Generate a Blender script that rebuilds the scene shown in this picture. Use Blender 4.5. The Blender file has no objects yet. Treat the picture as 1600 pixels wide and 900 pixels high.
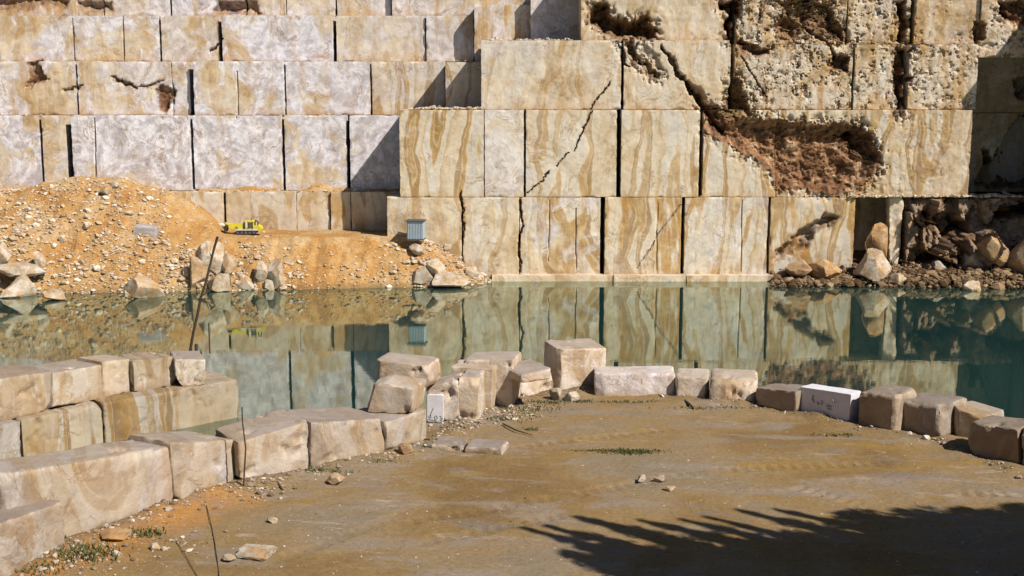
import bpy, math, random
import numpy as np
from mathutils import Vector

random.seed(7)
RNG = np.random.default_rng(11)
SC = bpy.context.scene
COL = SC.collection
R = math.radians

# ------------------------------------------------------------------ camera model
H = 11.5                      # eye above the platform (z = 0)
WATER = -3.5
F = 1931.0                    # focal length in photo pixels (1600 wide)
PITCH = math.atan(310 / F)
CP, SP = math.cos(PITCH), math.sin(PITCH)
AZ, EL = R(52), R(45.5)


def ray(px, py):
    u = (px - 800) / F
    v = (450 - py) / F
    return np.array([u, CP + v * SP, -SP + v * CP])


def P(px, py, Y):
    d = ray(px, py)
    return np.array([0, 0, H]) + d * (Y / d[1])


def G(px, py, z=0.0):
    d = ray(px, py)
    return np.array([0, 0, H]) + d * ((z - H) / d[2])


# ------------------------------------------------------------------ numpy noise
_perm = np.random.default_rng(3).permutation(256)
_perm = np.concatenate([_perm, _perm, _perm])
_grad = np.random.default_rng(5).normal(size=(256, 3))
_grad /= np.linalg.norm(_grad, axis=1)[:, None]


def perlin(p):
    p = np.asarray(p, float)
    i = np.floor(p).astype(int)
    f = p - i
    i &= 255
    u = f * f * f * (f * (f * 6 - 15) + 10)
    out = 0
    for dx in (0, 1):
        wx = u[..., 0] if dx else 1 - u[..., 0]
        for dy in (0, 1):
            wy = u[..., 1] if dy else 1 - u[..., 1]
            for dz in (0, 1):
                wz = u[..., 2] if dz else 1 - u[..., 2]
                h = _perm[_perm[_perm[(i[..., 0] + dx) & 255] + ((i[..., 1] + dy) & 255)] + ((i[..., 2] + dz) & 255)]
                g = _grad[h]
                d = g[..., 0] * (f[..., 0] - dx) + g[..., 1] * (f[..., 1] - dy) + g[..., 2] * (f[..., 2] - dz)
                out = out + wx * wy * wz * d
    return out * 1.6


def fbm(p, octaves=4, gain=0.5):
    p = np.asarray(p, float)
    a, s, o = 1.0, 0.0, 0
    for k in range(octaves):
        o = o + a * perlin(p * (2.03 ** k) + 17.3 * k)
        s += a
        a *= gain
    return o / s


def sstep(a, b, x):
    t = np.clip((x - a) / (b - a), 0, 1)
    return t * t * (3 - 2 * t)


def seg_dist(X, Z, pts):
    """distance to a polyline and the running parameter"""
    best = np.full(X.shape, 1e9)
    par = np.zeros(X.shape)
    n = len(pts) - 1
    for k in range(n):
        ax, az = pts[k]
        bx, bz = pts[k + 1]
        vx, vz = bx - ax, bz - az
        L = vx * vx + vz * vz + 1e-12
        t = np.clip(((X - ax) * vx + (Z - az) * vz) / L, 0, 1)
        d = np.hypot(X - ax - t * vx, Z - az - t * vz)
        m = d < best
        best = np.where(m, d, best)
        par = np.where(m, (k + t) / n, par)
    return best, par


def poly_sd(X, Z, pts):
    """signed distance, positive inside"""
    d, _ = seg_dist(X, Z, list(pts) + [pts[0]])
    inside = np.zeros(X.shape, bool)
    n = len(pts)
    for k in range(n):
        x0, z0 = pts[k]
        x1, z1 = pts[(k + 1) % n]
        c = ((z0 > Z) != (z1 > Z)) & (X < (x1 - x0) * (Z - z0) / ((z1 - z0) + 1e-12) + x0)
        inside ^= c
    return np.where(inside, d, -d)


# ------------------------------------------------------------------ objects
def tag(o, label=None, cat=None, group=None, kind=None, **par):
    if label: o['label'] = label
    if cat: o['category'] = cat
    if group: o['group'] = group
    if kind: o['kind'] = kind
    for k, v in par.items():
        o[k] = float(v)
    return o


def empty(name, loc, rz=0.0):
    o = bpy.data.objects.new(name, None)
    o.empty_display_size = 0.3
    o.location = loc
    o.rotation_euler = (0, 0, rz)
    COL.objects.link(o)
    return o


def mesh_obj(name, verts, faces, mat, parent=None, attrs=None, smooth=True, sharp=None):
    """verts are world coordinates; the origin is moved to the base of the thing"""
    verts = np.asarray(verts, float)
    me = bpy.data.meshes.new(name)
    if parent is None:
        org = np.array([(verts[:, 0].min() + verts[:, 0].max()) / 2, (verts[:, 1].min() + verts[:, 1].max()) / 2, verts[:, 2].min()])
    else:
        org = np.array(parent.location)
    me.from_pydata([tuple(v) for v in verts - org], [], [tuple(int(i) for i in f) for f in faces])
    if attrs:
        for k, val in attrs.items():
            a = me.attributes.new(k, 'FLOAT', 'POINT')
            a.data.foreach_set('value', np.asarray(val, np.float32))
    me.polygons.foreach_set('use_smooth', [smooth] * len(me.polygons))
    if smooth and sharp:
        me.set_sharp_from_angle(angle=R(sharp))
    me.materials.append(mat)
    me.update()
    o = bpy.data.objects.new(name, me)
    if parent is None:
        o.location = org
    else:
        o.parent = parent
    COL.objects.link(o)
    return o


class MB:
    """collects boxes, tubes and other shapes (local coordinates) into one mesh"""
    def __init__(s):
        s.v, s.f = [], []

    def add(s, v, f):
        n = len(s.v)
        s.v += [tuple(q) for q in v]
        s.f += [tuple(i + n for i in q) for q in f]

    def box(s, x0, x1, y0, y1, z0, z1, taper=0.0, bev=0.0):
        b = bev
        if b <= 0:
            t = taper
            v = [(x0, y0, z0), (x1, y0, z0), (x1, y1, z0), (x0, y1, z0), (x0 + t, y0 + t, z1), (x1 - t, y0 + t, z1), (x1 - t, y1 - t, z1), (x0 + t, y1 - t, z1)]
            s.add(v, [(3, 2, 1, 0), (4, 5, 6, 7), (0, 1, 5, 4), (1, 2, 6, 5), (2, 3, 7, 6), (3, 0, 4, 7)])
        else:
            s.prism([(x0 + b, z0), (x1 - b, z0), (x1, z0 + b), (x1, z1 - b), (x1 - b, z1), (x0 + b, z1), (x0, z1 - b), (x0, z0 + b)], y0, y1)

    def prism(s, pts, y0, y1):
        n = len(pts)
        v = [(x, y0, z) for x, z in pts] + [(x, y1, z) for x, z in pts]
        f = [tuple(range(n)), tuple(reversed(range(n, 2 * n)))]
        f += [(i, i + n, (i + 1) % n + n, (i + 1) % n) for i in range(n)]
        s.add(v, f)

    def tube(s, pts, rad, seg=8, cap=True):
        pts = [Vector(p) for p in pts]
        n = len(pts)
        rad = rad if hasattr(rad, '__len__') else [rad] * n
        v, f = [], []
        for i, p in enumerate(pts):
            t = (pts[min(i + 1, n - 1)] - pts[max(i - 1, 0)]).normalized()
            a = t.cross(Vector((0.31, 0.9, 0.2))).normalized()
            b = t.cross(a)
            for k in range(seg):
                an = 2 * math.pi * k / seg
                v.append(p + (a * math.cos(an) + b * math.sin(an)) * rad[i])
        for i in range(n - 1):
            for k in range(seg):
                k2 = (k + 1) % seg
                f.append((i * seg + k, i * seg + k2, (i + 1) * seg + k2, (i + 1) * seg + k))
        if cap:
            f.append(tuple(reversed(range(seg))))
            f.append(tuple((n - 1) * seg + k for k in range(seg)))
        s.add(v, f)

    def build(s, name, mat, parent=None, smooth=False, sharp=35):
        if parent is None:
            return mesh_obj(name, s.v, s.f, mat, None, smooth=smooth, sharp=sharp)
        me = bpy.data.meshes.new(name)
        me.from_pydata(s.v, [], s.f)
        me.polygons.foreach_set('use_smooth', [smooth] * len(me.polygons))
        if smooth: me.set_sharp_from_angle(angle=R(sharp))
        me.materials.append(mat)
        o = bpy.data.objects.new(name, me)
        o.parent = parent
        COL.objects.link(o)
        return o


# ------------------------------------------------------------------ node helper
class NT:
    def __init__(s, name):
        s.m = bpy.data.materials.new(name)
        s.m.use_nodes = True
        s.t = s.m.node_tree
        s.t.nodes.clear()
        s.out = s.t.nodes.new('ShaderNodeOutputMaterial')

    def n(s, typ, **kw):
        nd = s.t.nodes.new(typ)
        for k, v in kw.items():
            setattr(nd, k, v)
        return nd

    def put(s, sock, val):
        if hasattr(val, 'is_output') or isinstance(val, bpy.types.NodeSocket):
            s.t.links.new(val, sock)
        else:
            if hasattr(sock.default_value, '__len__') and not hasattr(val, '__len__'):
                val = [val] * len(sock.default_value)
            if hasattr(val, '__len__') and len(sock.default_value) == 4 and len(val) == 3:
                val = tuple(val) + (1.0,)
            sock.default_value = val

    def math(s, op, a, b=0.0, c=0.0, clamp=False):
        nd = s.n('ShaderNodeMath', operation=op, use_clamp=clamp)
        s.put(nd.inputs[0], a); s.put(nd.inputs[1], b); s.put(nd.inputs[2], c)
        return nd.outputs[0]

    def vmath(s, op, a, b=(0, 0, 0)):
        nd = s.n('ShaderNodeVectorMath', operation=op)
        s.put(nd.inputs[0], a); s.put(nd.inputs[1], b)
        return nd.outputs[0]

    def noise(s, vec, scale, detail=4, rough=0.55, dist=0.0, color=False):
        nd = s.n('ShaderNodeTexNoise')
        s.put(nd.inputs['Vector'], vec)
        s.put(nd.inputs['Scale'], scale); s.put(nd.inputs['Detail'], detail)
        s.put(nd.inputs['Roughness'], rough); s.put(nd.inputs['Distortion'], dist)
        return nd.outputs['Color'] if color else nd.outputs[0]

    def voronoi(s, vec, scale, feature='F1'):
        nd = s.n('ShaderNodeTexVoronoi', feature=feature)
        s.put(nd.inputs['Vector'], vec); s.put(nd.inputs['Scale'], scale)
        return nd

    def mr(s, v, a, b, c=0.0, d=1.0, smooth=True):
        nd = s.n('ShaderNodeMapRange', interpolation_type='SMOOTHSTEP' if smooth else 'LINEAR')
        s.put(nd.inputs[0], v)
        for i, q in zip((1, 2, 3, 4), (a, b, c, d)): s.put(nd.inputs[i], q)
        return nd.outputs[0]

    def mix(s, fac, a, b, mode='MIX'):
        nd = s.n('ShaderNodeMix', data_type='RGBA', blend_type=mode)
        s.put(nd.inputs[0], fac); s.put(nd.inputs[6], a); s.put(nd.inputs[7], b)
        return nd.outputs[2]

    def ramp(s, fac, stops):
        nd = s.n('ShaderNodeValToRGB')
        s.put(nd.inputs[0], fac)
        e = nd.color_ramp.elements
        while len(e) < len(stops): e.new(0.5)
        for el, (p, c) in zip(e, stops):
            el.position = p
            el.color = tuple(c) + (1.0,)
        return nd.outputs[0]

    def pos(s):
        return s.n('ShaderNodeNewGeometry').outputs['Position']

    def xyz(s, v):
        nd = s.n('ShaderNodeSeparateXYZ'); s.put(nd.inputs[0], v)
        return nd.outputs

    def comb(s, x, y, z):
        nd = s.n('ShaderNodeCombineXYZ')
        s.put(nd.inputs[0], x); s.put(nd.inputs[1], y); s.put(nd.inputs[2], z)
        return nd.outputs[0]

    def prop(s, name):
        return s.n('ShaderNodeAttribute', attribute_type='OBJECT', attribute_name=name).outputs['Fac']

    def attr(s, name):
        return s.n('ShaderNodeAttribute', attribute_type='GEOMETRY', attribute_name=name).outputs['Fac']

    def bump(s, h, strength=0.5, dist=0.05):
        nd = s.n('ShaderNodeBump')
        s.put(nd.inputs['Strength'], strength); s.put(nd.inputs['Distance'], dist)
        s.put(nd.inputs['Height'], h)
        return nd.outputs[0]

    def done(s, col, rough=0.8, normal=None, metallic=0.0, spec=0.3):
        b = s.n('ShaderNodeBsdfPrincipled')
        s.put(b.inputs['Base Color'], col); s.put(b.inputs['Roughness'], rough)
        s.put(b.inputs['Metallic'], metallic); s.put(b.inputs['Specular IOR Level'], spec)
        if normal is not None: s.t.links.new(normal, b.inputs['Normal'])
        s.t.links.new(b.outputs[0], s.out.inputs[0])
        return s.m


def mat_marble():
    t = NT('banded_marble')
    p0 = t.pos()
    sd = t.prop('p_seed')
    p = t.vmath('ADD', p0, t.comb(t.math('MULTIPLY', sd, 37.0), t.math('MULTIPLY', sd, 11.0), t.math('MULTIPLY', sd, 5.0)))
    x, y, z = t.xyz(p)
    xs = t.math('ADD', x, t.math('MULTIPLY', y, 0.6))
    warpc = t.vmath('SUBTRACT', t.noise(p, 0.22, 3, color=True), (0.5, 0.5, 0.5))
    warp = t.vmath('MULTIPLY', warpc, (6, 6, 6))
    q = t.vmath('ADD', p, warp)
    wx = t.xyz(warp)[0]
    # cloudy ground tone
    n1 = t.noise(q, 0.24, 6, 0.58, 0.4)
    col = t.ramp(n1, [(0.34, (0.40, 0.275, 0.15)), (0.42, (0.52, 0.40, 0.265)), (0.49, (0.65, 0.545, 0.42)), (0.57, (0.60, 0.545, 0.475)), (0.68, (0.49, 0.375, 0.245))])
    # flowing bands: contours of a stretched, warped field
    bu = t.math('ADD', t.math('MULTIPLY', xs, 0.42), t.math('MULTIPLY', wx, 0.16))
    bv = t.comb(bu, 3.7, t.math('MULTIPLY', z, 0.085))
    nb = t.noise(bv, 0.62, 2.2, 0.5, 0.35)
    fr = t.math('FRACT', t.math('MULTIPLY', nb, 4.2))
    bandc = t.ramp(fr, [(0.0, (0.60, 0.50, 0.37)), (0.16, (0.60, 0.54, 0.45)), (0.19, (0.35, 0.215, 0.085)), (0.30, (0.29, 0.17, 0.062)), (0.33, (0.55, 0.43, 0.27)), (0.36, (0.37, 0.225, 0.08)), (0.45, (0.43, 0.265, 0.09)),
                           (0.48, (0.64, 0.56, 0.45)), (0.62, (0.56, 0.53, 0.49)), (0.72, (0.60, 0.53, 0.42)), (0.75, (0.42, 0.29, 0.14)), (0.80, (0.52, 0.41, 0.27)), (0.92, (0.62, 0.52, 0.39)), (1.0, (0.60, 0.50, 0.37))])
    bm_ = t.math('MULTIPLY', t.mr(t.noise(p, 0.13, 3, 0.5), 0.30, 0.44, 0.7, 1.0), t.prop('p_band'), clamp=True)
    col = t.mix(t.math('MULTIPLY', bm_, 0.82), col, bandc)
    # bluish white crystalline patches
    nw = t.noise(t.vmath('MULTIPLY', q, (1, 1, 0.7)), 0.36, 10, 0.66, 0.5)
    nw2 = t.noise(t.vmath('ADD', p, (40, 9, 3)), 0.14, 2, 0.5)
    wv = t.math('ADD', t.math('ADD', t.math('MULTIPLY', nw, 0.6), t.math('MULTIPLY', nw2, 0.4)), t.math('MULTIPLY', t.math('SUBTRACT', t.prop('p_white'), 0.8), 0.14))
    wm = t.math('MULTIPLY', t.mr(wv, 0.462, 0.512), t.prop('p_white'), clamp=True)
    col = t.mix(wm, col, t.mix(t.mr(t.noise(q, 1.1, 7, 0.7), 0.38, 0.62), (0.45, 0.42, 0.455), (0.74, 0.73, 0.80)))
    # brown veins
    nv = t.noise(q, 0.5, 7, 0.62, 0.6)
    vein = t.mr(t.math('ABSOLUTE', t.math('SUBTRACT', nv, 0.5)), 0.0, 0.02, 1.0, 0.0)
    vein = t.math('MULTIPLY', vein, t.mr(t.noise(p, 0.35, 2), 0.44, 0.6))
    col = t.mix(t.math('MULTIPLY', vein, 0.8), col, (0.31, 0.20, 0.11))
    # pale calcite veins
    nc = t.noise(q, 0.33, 6, 0.6, 0.5)
    cv = t.mr(t.math('ABSOLUTE', t.math('SUBTRACT', nc, 0.53)), 0.0, 0.010, 1.0, 0.0)
    col = t.mix(t.math('MULTIPLY', cv, 0.5), col, (0.64, 0.55, 0.43))
    # iron stains running down the face
    ns = t.noise(t.comb(t.math('ADD', xs, t.math('MULTIPLY', wx, 0.10)), 1.3, t.math('MULTIPLY', z, 0.16)), 0.9, 6, 0.65)
    st = t.math('MULTIPLY', t.mr(ns, 0.50, 0.60), t.prop('p_ochre'), clamp=True)
    col = t.mix(t.math('MULTIPLY', st, 0.9), col, t.mix(t.mr(t.noise(p, 1.3, 4), 0.35, 0.65), (0.38, 0.20, 0.05), (0.50, 0.33, 0.13)))
    sta = t.math('MULTIPLY', t.attr('stain'), t.mr(t.noise(p0, 1.2, 6, 0.7), 0.36, 0.56), clamp=True)
    col = t.mix(sta, col, (0.46, 0.275, 0.11))
    # streaks and mottling
    md = t.noise(p, 1.5, 8, 0.66)
    col = t.mix(1.0, col, t.ramp(md, [(0.30, (0.76, 0.73, 0.70)), (0.47, (0.97, 0.96, 0.95)), (0.60, (1.04, 1.04, 1.05)), (0.74, (1.16, 1.16, 1.17))]), 'MULTIPLY')
    # pitted, weathered rock
    pv = t.noise(t.vmath('ADD', p, t.vmath('MULTIPLY', warp, (0.08, 0.08, 0.08))), 1.7, 9, 0.74, 0.9)
    pa = t.mr(t.noise(p, 0.4, 3), 0.32, 0.44)
    pm = t.math('MULTIPLY', t.math('MULTIPLY', t.mr(pv, 0.53, 0.575), pa), t.prop('p_pit'), clamp=True)
    col = t.mix(t.math('MULTIPLY', pm, 0.9), col, t.mix(t.mr(t.noise(p, 0.8, 3), 0.4, 0.6), (0.11, 0.055, 0.022), (0.36, 0.24, 0.10)))
    # crust of the quarried blocks: white scars and dusty film
    col = t.mix(t.math('MULTIPLY', t.prop('p_pink'), 0.42), col, (0.44, 0.335, 0.265))
    cr = t.noise(t.vmath('MULTIPLY', q, (1, 1, 0.55)), 0.62, 10, 0.70, 0.4)
    col = t.mix(t.math('MULTIPLY', t.mr(cr, 0.545, 0.595), t.math('MULTIPLY', t.prop('p_pink'), 0.85)), col, (0.62, 0.56, 0.52))
    cr2 = t.noise(t.vmath('ADD', q, (9, 4, 7)), 0.5, 9, 0.68, 0.4)
    col = t.mix(t.math('MULTIPLY', t.mr(cr2, 0.53, 0.60), t.math('MULTIPLY', t.prop('p_pink'), 0.7)), col, (0.27, 0.20, 0.145))
    cr3 = t.noise(p0, 6.0, 6, 0.75)
    col = t.mix(t.math('MULTIPLY', t.mr(cr3, 0.60, 0.68), t.math('MULTIPLY', t.prop('p_pink'), 0.55)), col, (0.19, 0.14, 0.10))
    tp = t.xyz(t.n('ShaderNodeNewGeometry').outputs['Normal'])[2]
    col = t.mix(t.math('MULTIPLY', t.mr(tp, 0.75, 0.95), t.math('MULTIPLY', t.prop('p_pink'), 0.75)), col, t.mix(t.noise(p0, 1.7, 7, 0.7), (0.17, 0.14, 0.125), (0.33, 0.285, 0.265)))
    # clay and soil in the hollows
    sv = t.noise(p0, 0.9, 9, 0.68, 0.7)
    soilc = t.ramp(sv, [(0.30, (0.05, 0.024, 0.012)), (0.40, (0.11, 0.052, 0.027)), (0.48, (0.16, 0.073, 0.034)), (0.54, (0.22, 0.11, 0.052)), (0.60, (0.32, 0.19, 0.10)), (0.70, (0.52, 0.41, 0.29))])
    sm = t.math('MULTIPLY', t.attr('soil'), t.mr(t.noise(p0, 2.2, 6, 0.7), 0.25, 0.5, 0.75, 1.0), clamp=True)
    col = t.mix(sm, col, soilc)
    moss = t.math('MULTIPLY', t.attr('moss'), t.mr(t.noise(p0, 1.8, 6, 0.7), 0.4, 0.55), clamp=True)
    col = t.mix(moss, col, t.mix(t.noise(p0, 5, 3), (0.05, 0.055, 0.012), (0.16, 0.14, 0.04)))
    tone = t.math('ADD', 1.0, t.prop('p_tone'))
    col = t.mix(1.0, col, t.comb(tone, tone, tone), 'MULTIPLY')
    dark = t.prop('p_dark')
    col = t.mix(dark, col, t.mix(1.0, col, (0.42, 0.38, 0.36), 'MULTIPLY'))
    fine = t.noise(p0, 4.5, 9, 0.72)
    hb = t.math('ADD', fine, t.math('MULTIPLY', pm, -1.6))
    hb = t.math('ADD', hb, t.math('MULTIPLY', sv, t.math('MULTIPLY', t.attr('soil'), 2.0)))
    hb = t.math('ADD', hb, t.math('MULTIPLY', cr, t.math('MULTIPLY', t.prop('p_pink'), 0.8)))
    return t.done(col, 0.78, t.bump(hb, t.math('ADD', 0.28, t.math('MULTIPLY', t.math('MAXIMUM', t.prop('p_pink'), t.math('MAXIMUM', t.prop('p_pit'), t.attr('soil'))), 0.30)), 0.11), spec=0.25)


def mat_sand():
    t = NT('ochre_sand')
    p = t.pos()
    n = t.noise(p, 0.35, 6, 0.6, 0.3)
    col = t.ramp(n, [(0.32, (0.34, 0.17, 0.055)), (0.45, (0.41, 0.23, 0.083)), (0.55, (0.445, 0.28, 0.125)), (0.69, (0.48, 0.365, 0.23))])
    f = t.noise(p, 4.0, 9, 0.75)
    col = t.mix(1.0, col, t.ramp(f, [(0.3, (0.68, 0.62, 0.56)), (0.5, (1, 1, 1)), (0.68, (1.18, 1.2, 1.25))]), 'MULTIPLY')
    sp = t.voronoi(p, 3.2)
    col = t.mix(t.math('MULTIPLY', t.mr(sp.outputs['Distance'], 0.16, 0.24, 1, 0), t.mr(t.noise(p, 0.5, 3), 0.42, 0.58)), col, (0.52, 0.42, 0.32))
    x, y, z = t.xyz(p)
    wet = t.mr(z, WATER + 0.05, WATER + 0.55, 0.55, 0.0)
    col = t.mix(wet, col, (0.16, 0.11, 0.06))
    h = t.math('ADD', t.math('MULTIPLY', f, 1.0), t.noise(p, 1.4, 5))
    return t.done(col, 0.95, t.bump(h, 0.8, 0.16), spec=0.1)


def mat_rubble(name='rubble_stone', a=(0.36, 0.25, 0.15), b=(0.70, 0.62, 0.53), tone=True):
    t = NT(name)
    p = t.pos()
    k = t.attr('tone') if tone else t.noise(p, 0.6, 2)
    col = t.mix(k, a, b)
    col = t.mix(1.0, col, t.ramp(t.noise(p, 5, 7, 0.7), [(0.3, (0.7, 0.66, 0.6)), (0.6, (1.08, 1.08, 1.08))]), 'MULTIPLY')
    return t.done(col, 0.9, t.bump(t.noise(p, 9, 6, 0.7), 0.5, 0.05), spec=0.15)


def mat_boulder():
    t = NT('boulder_stone')
    p = t.pos()
    n = t.noise(p, 0.75, 7, 0.65, 0.6)
    white = t.ramp(n, [(0.34, (0.34, 0.25, 0.16)), (0.47, (0.46, 0.385, 0.30)), (0.64, (0.58, 0.54, 0.50))])
    rust = t.ramp(n, [(0.34, (0.15, 0.075, 0.028)), (0.5, (0.34, 0.19, 0.08)), (0.66, (0.50, 0.36, 0.20))])
    grey = t.ramp(n, [(0.34, (0.24, 0.22, 0.19)), (0.6, (0.42, 0.40, 0.36))])
    col = t.mix(t.prop('p_rust'), white, rust)
    col = t.mix(t.prop('p_grey'), col, grey)
    dirt = t.math('MULTIPLY', t.mr(t.noise(p, 1.7, 6, 0.7), 0.46, 0.60), 0.75)
    col = t.mix(dirt, col, (0.40, 0.24, 0.10))
    col = t.mix(1.0, col, t.ramp(t.noise(p, 4, 8, 0.72), [(0.3, (0.7, 0.68, 0.66)), (0.6, (1.08, 1.08, 1.08))]), 'MULTIPLY')
    return t.done(col, 0.85, t.bump(t.noise(p, 4.5, 8, 0.7), 0.7, 0.10), spec=0.2)


def mat_platform():
    t = NT('packed_quarry_dust')
    p = t.pos()
    x, y, z = t.xyz(p)
    sv = t.comb(t.math('MULTIPLY', x, 0.36), t.math('MULTIPLY', t.math('ADD', y, t.math('MULTIPLY', x, 0.10)), 1.0), 0.0)
    n = t.noise(p, 0.16, 6, 0.6, 0.5)
    col = t.ramp(n, [(0.34, (0.18, 0.115, 0.049)), (0.45, (0.22, 0.147, 0.066)), (0.52, (0.24, 0.170, 0.093)), (0.60, (0.205, 0.162, 0.112)), (0.72, (0.245, 0.16, 0.058))])
    s1 = t.noise(sv, 0.75, 7, 0.62, 0.5)
    col = t.mix(t.math('MULTIPLY', t.mr(s1, 0.51, 0.63), 0.8), col, (0.235, 0.19, 0.15))
    s2 = t.noise(t.vmath('ADD', sv, (13, 5, 0)), 1.3, 7, 0.68, 0.3)
    far = t.mr(t.noise(p, 0.12, 2), 0.4, 0.6)
    col = t.mix(t.math('MULTIPLY', t.mr(s2, 0.575, 0.66), t.math('MULTIPLY', far, 0.8)), col, (0.36, 0.295, 0.245))
    s3 = t.noise(t.vmath('ADD', sv, (3, 31, 0)), 0.6, 6, 0.65, 0.3)
    col = t.mix(t.math('MULTIPLY', t.mr(s3, 0.55, 0.66), 0.7), col, (0.25, 0.158, 0.045))
    s4 = t.noise(t.vmath('ADD', sv, (23, 11, 0)), 0.9, 5, 0.6, 0.3)
    col = t.mix(t.math('MULTIPLY', t.mr(s4, 0.58, 0.68), 0.6), col, (0.175, 0.152, 0.14))
    col = t.mix(t.attr('clay'), col, t.mix(t.noise(p, 2, 5), (0.30, 0.14, 0.04), (0.42, 0.22, 0.07)))
    col = t.mix(t.attr('foot_dark'), col, (0.12, 0.085, 0.05))
    f = t.noise(p, 7, 9, 0.75)
    col = t.mix(1.0, col, t.ramp(f, [(0.3, (0.72, 0.68, 0.62)), (0.5, (1, 1, 1)), (0.7, (1.16, 1.16, 1.18))]), 'MULTIPLY')
    h = t.math('ADD', f, t.math('MULTIPLY', t.noise(p, 1.8, 5), 1.2))
    return t.done(col, 0.93, t.bump(h, 0.55, 0.05), spec=0.12)


def mat_water():
    t = NT('quarry_pool_water')
    p = t.pos()
    x, y, z = t.xyz(p)
    h = t.noise(t.comb(t.math('MULTIPLY', x, 0.5), y, 0.0), 1.1, 4, 0.6)
    nrm = t.bump(h, 0.09, 0.03)
    fr = t.n('ShaderNodeFresnel'); fr.inputs['IOR'].default_value = 1.33
    fac = t.mr(fr.outputs[0], 0.05, 0.45, 0.46, 0.68, smooth=False)
    gl = t.n('ShaderNodeBsdfGlossy'); gl.inputs['Roughness'].default_value = 0.02
    t.put(gl.inputs['Color'], (0.81, 0.87, 0.75))
    t.t.links.new(nrm, gl.inputs['Normal'])
    df = t.n('ShaderNodeBsdfDiffuse')
    cl = t.noise(p, 0.05, 3)
    t.put(df.inputs['Color'], t.mix(t.mr(cl, 0.4, 0.6), (0.012, 0.044, 0.046), (0.018, 0.054, 0.050)))
    mx = t.n('ShaderNodeMixShader')
    t.put(mx.inputs[0], fac)
    t.t.links.new(df.outputs[0], mx.inputs[1]); t.t.links.new(gl.outputs[0], mx.inputs[2])
    t.t.links.new(mx.outputs[0], t.out.inputs[0])
    return t.m


def mat_paint(name, col, rough=0.5, wear=0.25, dirt=(0.25, 0.17, 0.09), metallic=0.0, scale=3.0):
    t = NT(name)
    p = t.pos()
    n = t.noise(p, scale, 8, 0.7)
    c = t.mix(t.math('MULTIPLY', t.mr(n, 0.48, 0.66), wear), col, dirt)
    c = t.mix(1.0, c, t.ramp(t.noise(p, scale * 4, 5), [(0.3, (0.86, 0.86, 0.86)), (0.7, (1.06, 1.06, 1.06))]), 'MULTIPLY')
    return t.done(c, rough, t.bump(n, 0.2, 0.02), metallic=metallic)


def mat_leaf(name, a, b):
    t = NT(name)
    p = t.pos()
    return t.done(t.mix(t.noise(p, 6, 3), a, b), 0.7)


MARBLE = mat_marble()
SAND = mat_sand()
RUBBLE = mat_rubble()
GRAVEL = mat_rubble('pale_gravel', (0.17, 0.115, 0.07), (0.60, 0.53, 0.46))
BOULDER = mat_boulder()
PLATFORM = mat_platform()
WATERM = mat_water()
WHITE = mat_paint('whitewash', (0.68, 0.68, 0.75), 0.7, 0.22, (0.40, 0.33, 0.28))
INK = mat_paint('black_marker', (0.10, 0.11, 0.10), 0.7, 0.5, (0.5, 0.5, 0.48))
FAINT = mat_paint('faded_grey_marker', (0.34, 0.34, 0.38), 0.7, 0.5, (0.6, 0.6, 0.64))
YELLOW = mat_paint('yellow_paint', (0.62, 0.54, 0.04), 0.5, 0.55, (0.36, 0.24, 0.10))
STEELW = mat_paint('pale_steel_panel', (0.62, 0.60, 0.56), 0.5, 0.3)
BLACK = mat_paint('black_rubber', (0.025, 0.02, 0.018), 0.8, 0.6, (0.16, 0.10, 0.05))
GRILL = mat_paint('dark_grille', (0.10, 0.10, 0.11), 0.5, 0.3)
BLUEST = mat_paint('blue_grey_sheet', (0.36, 0.44, 0.52), 0.5, 0.5, (0.34, 0.30, 0.26), metallic=0.2)
LIDM = mat_paint('dark_roof_sheet', (0.07, 0.07, 0.08), 0.6, 0.2)
BARK = mat_paint('dead_bark', (0.055, 0.040, 0.030), 0.9, 0.4, (0.12, 0.09, 0.06))
RUSTY = mat_paint('rusty_steel', (0.06, 0.045, 0.04), 0.7, 0.4, (0.16, 0.08, 0.04))
CABLE = mat_paint('black_cable', (0.03, 0.025, 0.022), 0.6, 0.2)
GREEN = mat_leaf('weed_green', (0.045, 0.060, 0.016), (0.12, 0.125, 0.045))
REED = mat_leaf('reed_green', (0.05, 0.08, 0.02), (0.12, 0.13, 0.05))


# ------------------------------------------------------------------ quarry faces
WALLY = 97.6


def W(px, py, Y=WALLY):
    q = P(px, py, Y)
    return (q[0], q[2])


# hollows: polygon in photo pixels, reference plane, depth, rim softness, soil, moss
CAV = []


def cav(pts, Y, depth, soft=0.35, soil=1.0, moss=0.0, rough=0.5):
    CAV.append(dict(p=[W(a, b, Y) for a, b in pts], d=depth, s=soft, soil=soil, moss=moss, r=rough))


cav([(1098, 162), (1118, 178), (1140, 186), (1180, 183), (1225, 187), (1262, 190), (1310, 192), (1340, 190), (1352, 204), (1348, 216), (1366, 238), (1374, 262), (1358, 284), (1334, 302), (1290, 303), (1250, 296), (1216, 302), (1202, 268), (1180, 248), (1150, 236), (1128, 222), (1110, 210), (1098, 196)], WALLY, 0.75, 0.9, 1, 0, 0.8)
cav([(1335, 196), (1362, 212), (1376, 238), (1374, 262), (1356, 252), (1330, 228), (1312, 210)], WALLY, 1.3, 0.5, 1, 0, 0.4)
cav([(920, 10), (945, 4), (957, 24), (985, 30), (1012, 24), (1027, 42), (1024, 60), (988, 66), (962, 58), (940, 50), (921, 36)], 98.7, 1.6, 0.5, 1, 0.3, 0.6)
cav([(974, 62), (990, 66), (1002, 92), (1022, 110), (1032, 122), (1016, 120), (994, 102), (978, 82)], 98.2, 0.8, 0.3, 0.9, 0.2, 0.5)
cav([(1000, 68), (1024, 78), (1036, 112), (1020, 108), (1008, 92)], 98.2, 0.25, 0.3, 0.4, 0, 0.6)
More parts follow.
